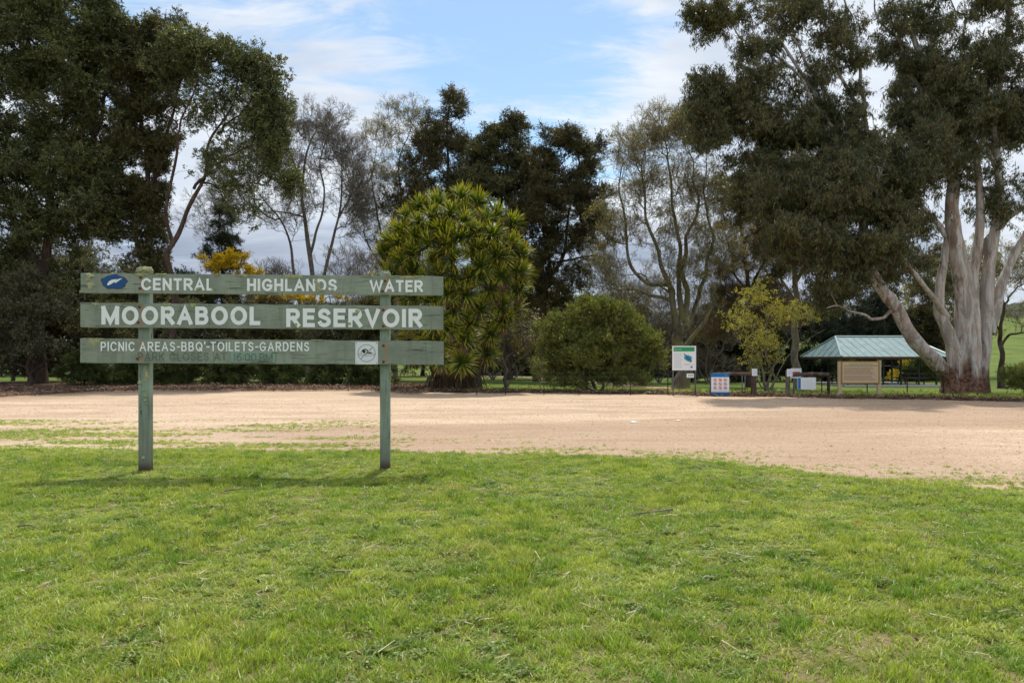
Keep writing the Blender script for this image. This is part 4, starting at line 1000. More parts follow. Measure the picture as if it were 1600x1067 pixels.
def routed(txt, w_, h_, m, st=.22, gap=.15, space=.55, thick=.003):
    lay, x = [], 0
    for c_ in txt:
        if c_ == ' ': x += space; continue
        gw = GLY[c_][0]; gw = max(gw, st) if gw >= st else st; lay.append((c_, x, gw)); x += gw+gap*(.55 if c_ in "-'" else 1)
    tot = x-gap; kx = w_/(tot*h_); V, Fq = [], []
    for c_, x0, gw in lay:
        for si, stroke in enumerate(GLY[c_][1]):
            hw = st*h_/2; W1 = gw*h_*kx
            pp = [(x0*h_*kx+hw+px*(max(0, W1-2*hw)) if gw > st else x0*h_*kx+W1/2+(px-.5)*hw, hw+py*(h_-2*hw)) for px, py in stroke]
            jj = random.uniform(-.004, .004)*h_; ribbon([(a_+jj, b_+jj) for a_, b_ in pp], hw*random.uniform(.97, 1.03), V, Fq, thick+si*.00025)
    return npmesh('lettering', np.array(V), np.array(Fq), m)

YL, YR = 9.78, 10.03
def SP(px, py):
    """photo pixel on the board plane -> world"""
    f = (px-127)/(693-127); d0 = (127-800)/F*YL; d1 = (693-800)/F*YR
    # intersect the pixel ray with the vertical plane through both ends
    k = (px-800)/F; xa, ya, xb, yb = d0, YL, d1, YR
    s_ = (xa-k*ya)/(k*(yb-ya)-(xb-xa)); Yd = ya+s_*(yb-ya)
    return Vector((k*Yd, Yd, CH-(py-HZ)/F*Yd))
sa_, sb_ = SP(127, 500), SP(693, 500)
yaw = math.atan2(sb_.y-sa_.y, sb_.x-sa_.x); LEN = math.hypot(sb_.x-sa_.x, sb_.y-sa_.y)
sign = empty('park_sign', (sa_.x, sa_.y, 0), yaw, 'weathered green three board timber sign reading MOORABOOL RESERVOIR on two posts', 'sign')
def SL(px, py):
    p = SP(px, py); return (math.hypot(p.x-sa_.x, p.y-sa_.y)*(1 if p.x >= sa_.x else -1), p.z)   # local x, z

def paint_mat(name, base, dirt=1.0, xs=(), post=False):
    t = mat(name); oc = t.add('ShaderNodeTexCoord').outputs['Object']
    grain = t.noise(t.mapv(oc, (.6, 6, 22) if not post else (22, 6, .7)), 5, 5, .7); big_ = t.noise(oc, 2.2, 5, .6); fine = t.noise(oc, 60, 4, .7)
    c = t.mix(t.ss(big_, .3, .7), tuple(x*.8 for x in base), tuple(x*1.14 for x in base))
    c = t.mix(t.math('MULTIPLY', t.ss(grain, .48, .75), .38*dirt), c, (.10, .11, .075))
    st_ = t.noise(t.mapv(oc, (14, 1, .7)), 1.1, 5, .7)
    c = t.mix(t.math('MULTIPLY', t.ss(st_, .5, .72), .55*dirt), c, (.11, .10, .06))
    crk = t.noise(t.mapv(oc, (1.2, 6, 34) if not post else (34, 6, 1.2), (3, 0, 1)), 2.1, 4, .6)
    c = t.mix(t.math('MULTIPLY', t.ss(crk, .62, .655), .85), c, (.03, .03, .025))
    c = t.mix(t.math('MULTIPLY', t.ss(fine, .64, .70), .6), c, (.12, .13, .10)); pe = t.noise(t.mapv(oc, (1.5, 6, 9)), 3.0, 6, .75); c = t.mix(t.math('MULTIPLY', t.ss(pe, .64, .67), .8), c, (.20, .19, .165))
    sp_ = t.add('ShaderNodeSeparateXYZ', {0: oc})
    for x0 in xs:
        dx = t.math('ABSOLUTE', t.math('SUBTRACT', sp_.outputs[0], x0))
        rm = t.math('SUBTRACT', 1.0, t.ss(t.math('ADD', dx, t.math('MULTIPLY', t.math('SUBTRACT', big_, .5), .05)), .006, .042))
        c = t.mix(t.math('MULTIPLY', t.math('MULTIPLY', rm, t.ss(grain, .25, .6)), .6), c, (.36, .20, .11))
    if post:
        lw = t.math('SUBTRACT', 1.0, t.ss(t.math('ADD', sp_.outputs[2], t.math('MULTIPLY', t.math('SUBTRACT', grain, .5), .8)), .0, .75))
        c = t.mix(t.math('MULTIPLY', lw, .75), c, (.13, .125, .10))
        lw2 = t.math('SUBTRACT', 1.0, t.ss(t.math('ADD', sp_.outputs[2], t.math('MULTIPLY', t.math('SUBTRACT', fine, .5), .1)), .05, .2))
        c = t.mix(lw2, c, (.075, .045, .032))
    h = t.math('ADD', t.math('MULTIPLY', grain, .5), t.math('MULTIPLY', crk, -.5))
    return finish(t, c, .62, h, .35, .006, .35)
GREEN = (.275, .315, .25)
plx = [SL(223, 500)[0], SL(600, 500)[0]]
M_BOARD = paint_mat('weathered_green_paint', GREEN, 1.0, [plx[0]-.0, plx[1]+.03])
M_POST = paint_mat('weathered_post_paint', (.26, .335, .27), 1.0, (), True)
t = mat('worn_white_paint'); oc = t.add('ShaderNodeTexCoord').outputs['Object']; a = t.noise(oc, 28, 5, .75); b = t.noise(oc, 7, 4)
c = t.mix(t.ss(b, .3, .8), (.92, .93, .94), (.90, .91, .91)); c = t.mix(t.ss(t.math('ADD', a, t.math('MULTIPLY', b, .15)), .73, .755), c, (.22, .26, .19))
M_WHITE = finish(t, c, .55, a, .1, .003, .3)
M_FADED = simple('faded_lettering_paint', (.135, .175, .135), .7, .3, 20)
M_PLATE = paint_mat('repainted_plate', (.25, .36, .28), .6)
M_LICHEN = simple('lichen', (.45, .46, .27), .95, .45, 30, bstr=1, bdist=.01)
M_RUST = simple('rusty_bolt', (.17, .075, .04), .7, .4, 60, bstr=.4)
M_STEEL = simple('galvanised_steel', (.12, .13, .15), .5, .15, 10, metal=.3)
M_SIGNW = simple('sign_white', (.78, .80, .82), .45, .03, 3)
M_BLACK = simple('print_black', (.02, .02, .022), .5, .1)
M_GREYP = simple('print_grey', (.42, .44, .46), .5, .1)
M_LOGO = simple('logo_blue', (.015, .085, .26), .45, .15, 30)
M_LOGO2 = simple('logo_edge_brown', (.10, .055, .04), .6, .3, 30)

# posts
for (x0, x1, top, wd) in ((212, 232, 419, .148), (592, 609, 424, .132)):
    xc = SL((x0+x1)/2, 500)[0]; zt = SL((x0+x1)/2, top)[1]
    b_ = MB(); b_.box((xc, .11, (zt-.35)/2), (wd, .115, zt+.35), bev=.006)
    # split and rounded weathered top
    o = b_.build('post', M_POST, sign)
    for q in range(3): MB().box((xc+(q-1)*wd*.28, .11, zt+.004), (wd*.22, .09, .03), bev=.005).build('post_cap_splinter', M_POST, o)
def lichen(parent, px, py, rx, ry, half=False, yoff=-.029):
    """irregular crust with a bumpy rim; sizes in metres"""
    x, z = SL(px, py); bm = bmesh.new(); n = 26; ph = random.random()*9
    c0 = bm.verts.new((x, yoff-.010, z-(ry*.4 if half else 0))); ring1, ring2 = [], []
    for k in range(n):
        a_ = 2*PI*k/n; w_ = 1+.16*math.sin(3*a_+ph)+.10*math.sin(7*a_+ph*2)+random.uniform(-.10, .10)
        dx, dz = math.cos(a_)*rx*w_, math.sin(a_)*ry*w_
        if half: dz = min(dz, .003)
        ring1.append(bm.verts.new((x+dx*.62, yoff-.008-random.random()*.005, z+dz*.62))); ring2.append(bm.verts.new((x+dx, yoff+.002, z+dz)))
    for k in range(n):
        j = (k+1) % n; bm.faces.new((c0, ring1[k], ring1[j])); bm.faces.new((ring1[k], ring2[k], ring2[j], ring1[j]))
    me = bpy.data.meshes.new('lichen'); bmesh.ops.recalc_face_normals(bm, faces=bm.faces[:]); bm.to_mesh(me); bm.free(); me.materials.append(M_LICHEN)
    return link('lichen', me, parent)
boards = []
for (tl_, bl_, tr_, br_) in ((427, 458, 432, 462), (473, 511.5, 478.5, 515.5), (528.5, 567, 533, 570)):
    (xa, za), (_, zb), (xb, zc), (_, zd) = SL(127, tl_), SL(127, bl_), SL(693, tr_), SL(693, br_)
    bm = bmesh.new(); n = 40; T0 = .025
    rows = []
    for k in range(n+1):
        f = k/n; x = xa+(xb-xa)*f; zt = za+(zc-za)*f+.0025*math.sin(k*1.7)+random.uniform(-.001, .001); zl_ = zb+(zd-zb)*f+.002*math.sin(k*1.3+2)
        if k in (0, n): x += random.uniform(-.004, .004)
        rows.append([bm.verts.new((x, -T0, zt)), bm.verts.new((x, -T0, zl_)), bm.verts.new((x, T0, zl_)), bm.verts.new((x, T0, zt))])
    for k in range(n):
        for q in range(4): bm.faces.new((rows[k][q], rows[k][(q+1) % 4], rows[k+1][(q+1) % 4], rows[k+1][q]))
    bm.faces.new(rows[0]); bm.faces.new(rows[-1][::-1]); bmesh.ops.recalc_face_normals(bm, faces=bm.faces[:])
    es = [e for e in bm.edges if len(e.link_faces) == 2 and e.calc_face_angle(0) > 1.2]
    bmesh.ops.bevel(bm, geom=es, offset=.004, segments=2, affect='EDGES')
    me = bpy.data.meshes.new('board'); bm.to_mesh(me); bm.free(); me.materials.append(M_BOARD)
    boards.append(link('board', me, sign))
def word(bi, txt, x0, x1, yt, yb, m=M_WHITE, st=.22, y=-.0255, gap=.15, space=.55):
    xa, zb = SL(x0, yb); xb, _ = SL(x1, yt); zt = SL(x0, yt)[1]
    me = routed(txt, xb-xa, zt-zb, m, st, gap, space)
    return link('lettering', me, boards[bi], (xa, y, zb), (R(90), 0, 0))
word(0, 'CENTRAL', 222, 335, 434.8, 454.0, st=.2); word(0, 'HIGHLANDS', 387, 527, 435.6, 455.2, st=.2); word(0, 'WATER', 578, 661, 437.8, 456.4, st=.2)
word(1, 'MOORABOOL', 160, 408, 478.3, 507.5); word(1, 'RESERVOIR', 448, 660, 482.0, 511.3)
word(2, "PICNIC AREAS-BBQ'-TOILETS-GARDENS", 159, 484, 534.0, 548.6, st=.15, gap=.22, space=.45)
word(2, 'PARK CLOSES AT', 217, 355, 550.8, 563.5, M_FADED, .12, gap=.22)
pa, pb = SL(362, 549.8), SL(431, 566.3)
pl = MB().box(((pa[0]+pb[0])/2, -.032, (pa[1]+pb[1])/2), (pb[0]-pa[0], .012, pa[1]-pb[1]), bev=.004).build('time_plate', M_PLATE, boards[2])
word(2, '16:00', 366, 402, 552, 564, M_FADED, .12, y=-.0385); word(2, 'PM', 407, 427, 552, 564, M_FADED, .12, y=-.0385)
for px, py in ((377, 553), (414, 561.5)):
    x, z = SL(px, py); MB().cyl((x, -.037, z), (x, -.044, z), .011, .008, 8).build('screw', M_RUST, pl)
for bi, lst in ((0, ((221, 434), (220, 451), (602, 439.5), (598, 455.5))), (1, ((219, 480), (217.5, 504), (599, 484.5), (599.5, 509.5))), (2, ((216, 560.5), (599.5, 540), (599.5, 565)))):
    for px, py in lst:
        x, z = SL(px, py); b_ = MB(); b_.cyl((x, -.024, z), (x, -.029, z), .020, .020, 14); b_.cyl((x, -.028, z), (x, -.038, z), .013, .009, 8); b_.build('bolt', M_RUST, boards[bi])
# logo: worn blue oval with two white fish-like strokes
def flat(parent, name, pts, m, y, th=.0018): return MB().poly([(x, y, z) for x, z in pts], (0, -th, 0)).build(name, m, parent)
lx0, lz0 = SL(180, 441)
def ell(cx, cz_, rx, rz, n=36, wob=0, rot=0): 
    o_ = []
    for k in range(n):
        a_ = -2*PI*k/n; w_ = 1+wob*math.sin(5*a_)+wob*.7*math.sin(9*a_+1); dx, dz = rx*w_*math.cos(a_), rz*w_*math.sin(a_)
        o_.append((cx+dx*math.cos(rot)-dz*math.sin(rot), cz_+dx*math.sin(rot)+dz*math.cos(rot)))
    return o_
flat(boards[0], 'logo_edge', ell(lx0, lz0, .170, .098, wob=.05), M_LOGO2, -.0255, .001)
lg = flat(boards[0], 'logo', ell(lx0, lz0+.003, .160, .090, wob=.025), M_LOGO, -.0265)
def swoosh(cx, cz_, L, wd, rot):
    n = 12; top, bot = [], []
    for k in range(n+1):
        f = k/n; x = (f-.5)*L; h_ = wd*math.sin(PI*f**.7)
        top.append((x, h_*.6+.06*L*math.sin(PI*f))); bot.append((x, -h_*.4+.06*L*math.sin(PI*f)))
    pp = top+bot[-2:0:-1]; return [(cx+x*math.cos(rot)-z*math.sin(rot), cz_+x*math.sin(rot)+z*math.cos(rot)) for x, z in pp]
flat(boards[0], 'logo_stroke', swoosh(lx0-.015, lz0-.004, .17, .045, R(28)), M_WHITE, -.0285, .001)
flat(boards[0], 'logo_stroke', swoosh(lx0+.058, lz0+.018, .12, .026, R(32)), M_WHITE, -.0285, .001)
# lichens
for bi, px, py, rx, ry, hf in ((0, 142, 432, .055, .04, 0), (0, 139, 437, .03, .03, 0), (0, 143, 447, .05, .05, 0), (0, 129, 456, .03, .02, 0), (0, 222, 427.6, .14, .035, 1), (0, 252, 428, .07, .03, 1), (0, 459, 430, .12, .06, 1),
                               (0, 382, 429.3, .055, .045, 1), (0, 341, 428.8, .05, .02, 1), (0, 497, 447, .03, .06, 0), (0, 494, 440, .025, .03, 0), (0, 640, 431.6, .16, .045, 1), (0, 615, 431.4, .1, .02, 1), (0, 572, 431, .1, .014, 1), (0, 310, 452, .03, .015, 0), (0, 335, 452, .035, .012, 0), (0, 502, 454, .05, .018, 0), (0, 520, 454, .03, .015, 0),
                               (1, 150, 473.2, .065, .045, 1), (1, 262, 474.2, .055, .05, 1), (1, 303, 474.6, .065, .05, 1), (1, 205, 473.6, .14, .012, 1), (1, 559, 487, .03, .035, 0), (1, 463, 508, .02, .03, 0), (1, 547, 506, .02, .02, 0),
                               (2, 149, 529, .10, .095, 1), (2, 500, 531.2, .1, .012, 1)):
    lichen(boards[bi], px, py, rx, ry, hf)
pst = [c_ for c_ in sign.children if c_.name.startswith('post')]
for px, py, rx, ry in ((226, 588, .03, .085), (224, 578, .025, .05), (216, 598, .03, .03), (222, 610, .02, .02), (225, 619, .03, .022), (224, 626, .02, .018), (228, 632, .012, .012), (218, 640, .01, .015), (221, 716, .022, .022), (219, 661, .01, .012)):
    lichen(pst[0], px, py, rx, ry, False, .0515)
# lichen tuft crowning the left post
x, z = SL(222, 421); bm = bmesh.new(); bmesh.ops.create_icosphere(bm, subdivisions=4, radius=1)
for v_ in bm.verts:
    k_ = 1+.28*mnoise.noise(v_.co*3.1)+.18*mnoise.noise(v_.co*9); v_.co = Vector((x+v_.co.x*.105*k_, .09+v_.co.y*.075*k_, z-.005+v_.co.z*.05*k_))
me = bpy.data.meshes.new('lichen'); bm.to_mesh(me); bm.free(); me.materials.append(M_LICHEN); link('lichen', me, pst[0])
x, z = SL(600, 427); bm = bmesh.new(); bmesh.ops.create_icosphere(bm, subdivisions=3, radius=1)
for v_ in bm.verts:
    k_ = 1+.28*mnoise.noise(v_.co*3.1+Vector((4, 4, 4))); v_.co = Vector((x+.02+v_.co.x*.06*k_, .09+v_.co.y*.05*k_, z+.003+v_.co.z*.02*k_))
me = bpy.data.meshes.new('lichen'); bm.to_mesh(me); bm.free(); me.materials.append(M_LICHEN); link('lichen', me, pst[1])
# no-swimming notice
(xa, za), (xb, zb) = SL(555.7, 534.2), SL(591, 569.2); cx, cz2 = (xa+xb)/2, (za+zb)/2; hw = (xb-xa)/2
nt = MB().box((cx, -.029, cz2), (xb-xa, .006, za-zb), bev=.002).build('swimming_notice', M_SIGNW, boards[2])
def ring(cx, cz_, r0, r1, y, n=40):
    V = []; 
    for k in range(n):
        a_ = 2*PI*k/n; V += [(cx+r0*math.cos(a_), y, cz_+r0*math.sin(a_)), (cx+r1*math.cos(a_), y, cz_+r1*math.sin(a_))]
    i = np.arange(n)*2; j = (i+2) % (2*n)
    return np.array(V), np.stack([i, i+1, j+1, j], 1)
def add_mesh(name, V, Fq, m, parent): return link(name, npmesh(name, V, Fq, m), parent)
V, Fq = ring(cx, cz2, hw*.72, hw*.80, -.0330); 
d_ = hw*.72/math.sqrt(2); k_ = .006
V2 = np.array([(cx-d_-k_, -.0332, cz2-d_+k_), (cx-d_+k_, -.0332, cz2-d_-k_), (cx+d_+k_, -.0332, cz2+d_-k_), (cx+d_-k_, -.0332, cz2+d_+k_)])
V2[:, 0] = cx+(V2[:, 0]-cx)
add_mesh('ring', np.concatenate([V, V2]), [Fq, np.array([[len(V), len(V)+1, len(V)+2, len(V)+3]])], M_GREYP, nt) if False else link('ring', npmesh('ring', np.concatenate([V, V2]), np.concatenate([Fq, [[len(V), len(V)+1, len(V)+2, len(V)+3]]]), M_GREYP), nt)
sw = MB()
sw.poly([(x, -.0336, z) for x, z in ell(cx-hw*.22, cz2+hw*.14, hw*.13, hw*.13, 18)])
def wave(z0, y=-.0336, amp=.006, t_=.0045):
    n = 40; xs_ = np.linspace(cx-hw*.78, cx+hw*.78, n); zt = z0+amp*np.sin(xs_*120)
    top = [(x, y, z+t_) for x, z in zip(xs_, zt)]; bot = [(x, y, z) for x, z in zip(xs_, zt)]
    for k in range(n-1): sw.poly([bot[k], bot[k+1], top[k+1], top[k]])
wave(cz2-hw*.06); wave(cz2-hw*.22)
arm = [(-.48, .10), (-.34, .32), (-.10, .40), (.14, .24), (.02, .06), (.34, .10), (.52, .0), (.30, -.02), (-.02, -.0), (.03, .20), (-.12, .30), (-.28, .25), (-.42, .06)]
sw.poly([(cx+x*hw, -.0340, cz2+z*hw) for x, z in arm])
sw.build('swimmer', M_BLACK, nt)
for dx in (-1, 1):
    for dz in (-1, 1): MB().cyl((cx+dx*hw*.88, -.031, cz2+dz*hw*.88), (cx+dx*hw*.88, -.0355, cz2+dz*hw*.88), .006, .006, 8).build('screw', M_RUST, nt)

# ------------------------------------------------------------------ far signs
M_SGREEN = simple('print_green', (.02, .30, .12), .5, .05); M_SBLUE = simple('print_blue', (.01, .16, .42), .45, .05); M_RED = simple('print_red', (.55, .06, .06), .5, .05)
M_TEAL = simple('print_teal', (.10, .32, .30), .5, .1); M_PALE = simple('print_pale_text', (.48, .58, .60), .6, .2, 40); M_LBLUE = simple('print_light_blue', (.30, .42, .66), .5, .1)
M_CREAM = simple('cream_paint', (.52, .41, .25), .6, .1, 6); M_CPANEL = simple('cream_panel', (.56, .43, .27), .6, .06, 3); M_BRTXT = simple('brown_text', (.20, .11, .09), .6, .1); M_YEL = simple('yellow_stripe', (.50, .30, .02), .6, .1)
t_ = barkmat('old_timber', (.055, .035, .028), (.15, .105, .085), (.10, .075, .06)); M_TIMBER = t_
M_TIMBERG = barkmat('greyed_timber', (.09, .08, .07), (.21, .19, .16)); M_TIMBERD = barkmat('dark_timber', (.02, .016, .014), (.06, .045, .04))

class Local:
    """a sign plane facing the camera at depth Yd with local coords from pixels"""
    def __init__(s, Yd, bpx): s.Y = Yd; s.bx = (bpx-800)/F*Yd; s.gz = float(zf(s.bx, Yd))
    def q(s, px, py): p = P(px, py, s.Y); return p.x-s.bx, p.z-s.gz
    def root(s, name, label, cat, group=None): s.r = empty(name, (s.bx, s.Y, s.gz), 0, label, cat, group); return s.r
    def box(s, name, x0, y0, x1, y1, d0, d1, m, parent=None, bev=.004):
        a_, b_ = s.q(x0, y0), s.q(x1, y1)
        z1 = a_[1]; z0 = b_[1]
        return MB().box(((a_[0]+b_[0])/2, (d0+d1)/2, (z0+z1)/2), (abs(b_[0]-a_[0]), abs(d1-d0), abs(z1-z0)), bev=bev).build(name, m, parent or s.r)
    def post(s, name, xc, top, r_, m, y=0, parent=None, n=10):
        x, z = s.q(xc, top); return MB().cyl((x, y, -.3), (x, y, z), r_, r_, n).build(name, m, parent or s.r, True)
def lines(L_, parent, x0, x1, ys_, m, y, h=.012, name='text_lines', jitter=.2, seglen=(.02, .09)):
    """lines of small print, each word a little bar"""
    b_ = MB()
    for yy in ys_:
        a_ = L_.q(x0, yy); e = L_.q(x1, yy); x = a_[0]; end = a_[0]+(e[0]-a_[0])*(1-random.random()*jitter)
        while x < end:
            w_ = random.uniform(*seglen); b_.box((x+w_/2, y, a_[1]), (w_, .003, h)); x += w_+h*.8
    return b_.build(name, m, parent)
# map board
L = Local(30.6, 1067); L.root('map_board', 'white information board with green header and small blue site map on two steel posts', 'sign')
L.post('post', 1051.6, 542, .03, M_STEEL); L.post('post', 1086.4, 542, .03, M_STEEL)
pn = L.box('panel', 1050, 540.5, 1087.2, 578.5, -.035, -.055, M_SIGNW)
L.box('header_band', 1052, 542.2, 1084.6, 549, -.057, -.060, M_SGREEN, pn, 0)
a_ = L.q(1053, 546.6); e = L.q(1064.5, 546.6); me = text_mesh('WELCOME', e[0]-a_[0], .055, M_PALE, 0, .002); link('header_text', me, pn, (a_[0], -.061, a_[1]), (R(90), 0, 0))
mp = [(1067.5, 551.5), (1070, 553), (1072, 554.5), (1076, 555), (1081, 558), (1080, 561), (1081, 564), (1079, 566.5), (1076, 565), (1073, 564), (1070, 562), (1068, 559.5), (1069, 556)]
MB().poly([(L.q(*p)[0], -.057, L.q(*p)[1]) for p in mp][::-1], (0, -.002, 0)).build('map_land', M_TEAL, pn)
mp = [(1070.5, 556), (1073, 556.5), (1076, 557.5), (1078.5, 560), (1079, 564), (1076.5, 564), (1073.5, 562), (1071, 560.5)]
MB().poly([(L.q(*p)[0], -.060, L.q(*p)[1]) for p in mp][::-1], (0, -.002, 0)).build('map_water', M_SBLUE, pn)
L.box('small_emblem', 1078.5, 572.2, 1081.5, 574.6, -.057, -.060, M_SBLUE, pn, 0)
lines(L, pn, 1053, 1065, np.arange(552, 575, 1.5), M_PALE, -.057, .014)
lines(L, pn, 1068, 1083, (568.5, 570), M_YEL, -.057, .008, 'map_key', .5)
sp_ = L.box('small_plate', 1072.5, 583.5, 1084, 590, -.035, -.045, M_SIGNW); lines(L, sp_, 1075, 1082, (585.6, 587.5), M_BLACK, -.047, .018)
# blue prohibition board
L = Local(30.2, 1125); L.root('prohibition_board', 'upright blue and white board with nine red prohibition circles beside the left barrier', 'sign')
L.post('post', 1112, 584, .028, M_STEEL, .05); L.post('post', 1137, 584, .028, M_STEEL, .05)
(xa, za), (xb, zb) = L.q(1110.6, 583), L.q(1139.2, 619); r0 = .075; pts_ = []
for cxx, czz, a0 in ((xb-r0, za-r0, 90), (xb-r0, zb+r0, 0), (xa+r0, zb+r0, -90), (xa+r0, za-r0, -180)):
    for k in range(7): a_ = R(a0-k*15); pts_.append((cxx+r0*math.cos(a_), 0, czz+r0*math.sin(a_)))
pn = MB().poly(pts_, (0, -.03, 0)).build('panel', M_SBLUE, L.r)
wp = L.box('white_field', 1111.0, 589.2, 1139, 612.4, -.031, -.035, M_SIGNW, pn, 0)
for r_i in range(3):
    for c_i in range(3):
        cxx, czz = L.q(1117+c_i*8.0, 593.6+r_i*6.2)
        V, Fq = ring(cxx, czz, .056, .072, -.0375, 24); d_ = .045; k_ = .008; b0 = len(V)
        V = np.concatenate([V, [(cxx-d_-k_, -.0378, czz+d_-k_), (cxx-d_+k_, -.0378, czz+d_+k_), (cxx+d_+k_, -.0378, czz-d_+k_), (cxx+d_-k_, -.0378, czz-d_-k_)]])
        sy = link('prohibition_symbol', npmesh('prohibition_symbol', V, np.concatenate([Fq, [[b0, b0+1, b0+2, b0+3]]]), M_RED), wp)
        sh = [[(-.02, -.03), (.02, -.03), (.012, .03), (-.012, .03)], [(-.04, -.01), (.04, -.01), (.03, .02), (-.02, .03)], [(-.03, -.025), (.03, -.015), (.0, .035)]][(r_i+c_i) % 3]
        MB().poly([(cxx+x, -.0368, czz+z) for x, z in sh]).build('symbol_figure', M_BLACK, sy)
lines(L, wp, 1113, 1137, (610.6,), M_GREYP, -.037, .012)
cxx, czz = L.q(1134, 586); V, Fq = ring(cxx, czz, .028, .036, -.032, 20); link('emblem_ring', npmesh('emblem_ring', V, Fq, M_LBLUE), pn)

def rail_barrier(label, Yd, rail, posts, notices, extra_posts=()):
    L_ = Local(Yd, posts[0][0]); L_.root('rail_barrier', label, 'barrier')
    x0, y0, x1, y1 = rail; a_, b_ = L_.q(x0, (y0+y1)/2), L_.q(x1, (y0+y1)/2); hh = (y1-y0)/2/F*Yd
    pth = catmull([(a_[0], 0, a_[1]-.02), ((a_[0]+b_[0])/2, 0, (a_[1]+b_[1])/2+.01), (b_[0], 0, b_[1])], 8); V, Fq = tube(pth, np.full(len(pth), hh), 12, 1, .04)
    rl = link('rail', npmesh('rail', V, Fq, M_TIMBER, True), L_.r)
    for end in (0, -1): MB().cyl(tuple(pth[end]), tuple(pth[end]+np.array([.012 if end else -.012, 0, 0])), hh*.97, hh*.9, 12).build('rail_end', M_TIMBER, rl)
    for (px, top, rr, m_) in posts:
        x, z = L_.q(px, top); o_ = MB(); o_.cyl((x, .0, -.3), (x, .0, z-.02), rr, rr*.96, 12); o_.cyl((x, .0, z-.02), (x, 0, z), rr*.96, rr*.7, 12); o_.build('post', m_, L_.r, False)
    for (x0, y0, x1, y1, ink) in notices:
        n_ = L_.box('notice', x0, y0, x1, y1, -.125, -.135, M_SIGNW); lines(L_, n_, x0+1.2, x1-.8, np.arange(y0+2, y1-1, 1.6), ink, -.137, .012)
    for px, top in extra_posts:
        x, z = L_.q(px, top); MB().cyl((x, .15, -.3), (x, .15, z), .022, .022, 8).build('steel_stake', M_STEEL, L_.r, True)
    return L_
rail_barrier('left log rail barrier ending in a thick post with a small white notice on top', 30.3, (1109, 581.8, 1176, 587.2), [(1177.5, 580, .118, M_TIMBER), (1111.5, 580, .06, M_TIMBER)], [(1173.2, 576, 1181.6, 587, M_LBLUE)], [(1161.5, 587), (1166, 587)])
Lr = rail_barrier('right log rail barrier from a greyed post with pale notice to a black post', 29.8, (1237, 582, 1293, 588), [(1231, 579, .095, M_TIMBERG), (1294.5, 582, .06, M_TIMBERD)], [(1227.6, 576.5, 1236.4, 588, M_LBLUE)])
L = Local(30.4, 1241); L.root('warning_board', 'white notice with a red bar fixed to a thin stake behind the right barrier', 'sign')
L.post('stake', 1240.7, 590, .022, M_STEEL); pn = L.box('panel', 1235, 575.4, 1251.5, 591, -.03, -.045, M_SIGNW); L.box('red_bar', 1236.6, 580.6, 1249, 583.2, -.047, -.050, M_RED, pn, 0); lines(L, pn, 1237, 1250, (577.5, 586, 588), M_GREYP, -.047, .012)
L = Local(29.55, 1261); L.root('hanging_notice', 'blank looking white sheet with blue left edge hanging below the right log rail', 'sign')
pn = L.box('panel', 1246.5, 589.8, 1275, 608.4, .03, .015, M_SIGNW); L.box('blue_strip', 1247, 590.2, 1251.4, 608, .013, .010, M_SBLUE, pn, 0)
lines(L, pn, 1253.5, 1273, np.arange(592.5, 607, 2.1), M_PALE, .012, .008)
for px in (1252, 1270): L.box('hanger', px, 586.5, px+.8, 590.2, .02, .03, M_STEEL, None, 0)
# cream heritage board with striped border
L = Local(29.6, 1343); L.root('striped_board', 'cream text board with black and yellow striped border on two cream posts', 'sign')
for x0, x1, tp in ((1309.2, 1314.2, 564.6), (1370.6, 1376, 563.4)):
    (xa, z0), (xb, _) = L.q(x0, tp), L.q(x1, tp); MB().box(((xa+xb)/2, 0, (z0-.3)/2), (xb-xa, .11, z0+.3), bev=.008).build('post', M_CREAM, L.r)
pn = L.box('panel', 1313, 564, 1372.6, 599.6, -.058, -.085, M_CPANEL)
bs = MB(); by = MB(); (xa, za), (xb, zb) = L.q(1313, 564), L.q(1372.6, 599.6); bw = .045; n = 30
bs.box(((xa+xb)/2, -.0865, za-bw/2), (xb-xa, .003, bw)); bs.box(((xa+xb)/2, -.0865, zb+bw/2), (xb-xa, .003, bw))
bs.box((xa+bw/2, -.0865, (za+zb)/2), (bw, .003, za-zb-2*bw)); bs.box((xb-bw/2, -.0865, (za+zb)/2), (bw, .003, za-zb-2*bw))
bo = bs.build('border', M_BLACK, pn)
for k in range(n):
    x = xa+(xb-xa)*(k+.15)/n; w_ = (xb-xa)/n*.5
    for z0 in (za, zb+bw): by.poly([(x, -.0895, z0-bw), (x+w_, -.0895, z0-bw), (x+w_+.015, -.0895, z0), (x+.015, -.0895, z0)])
for k in range(17):
    z = zb+bw+(za-zb-2*bw)*(k+.2)/17; w_ = (za-zb-2*bw)/17*.5
    for x0 in (xa, xb-bw): by.poly([(x0, -.0895, z), (x0+bw, -.0895, z+.012), (x0+bw, -.0895, z+w_+.012), (x0, -.0895, z+w_)])
by.build('border_stripes', M_YEL, bo)
lines(L, pn, 1325, 1360, (568.8,), M_SGREEN, -.0865, .022, 'heading', .05); lines(L, pn, 1318, 1369, (571.2,), M_BLACK, -.0865, .022, 'heading', .02)
lines(L, pn, 1317, 1364, np.arange(574.4, 586, 1.7), M_BRTXT, -.0865, .013, seglen=(.04, .14)); lines(L, pn, 1317, 1367, np.arange(587.6, 594.5, 1.8), M_BRTXT, -.0865, .013, seglen=(.04, .14))

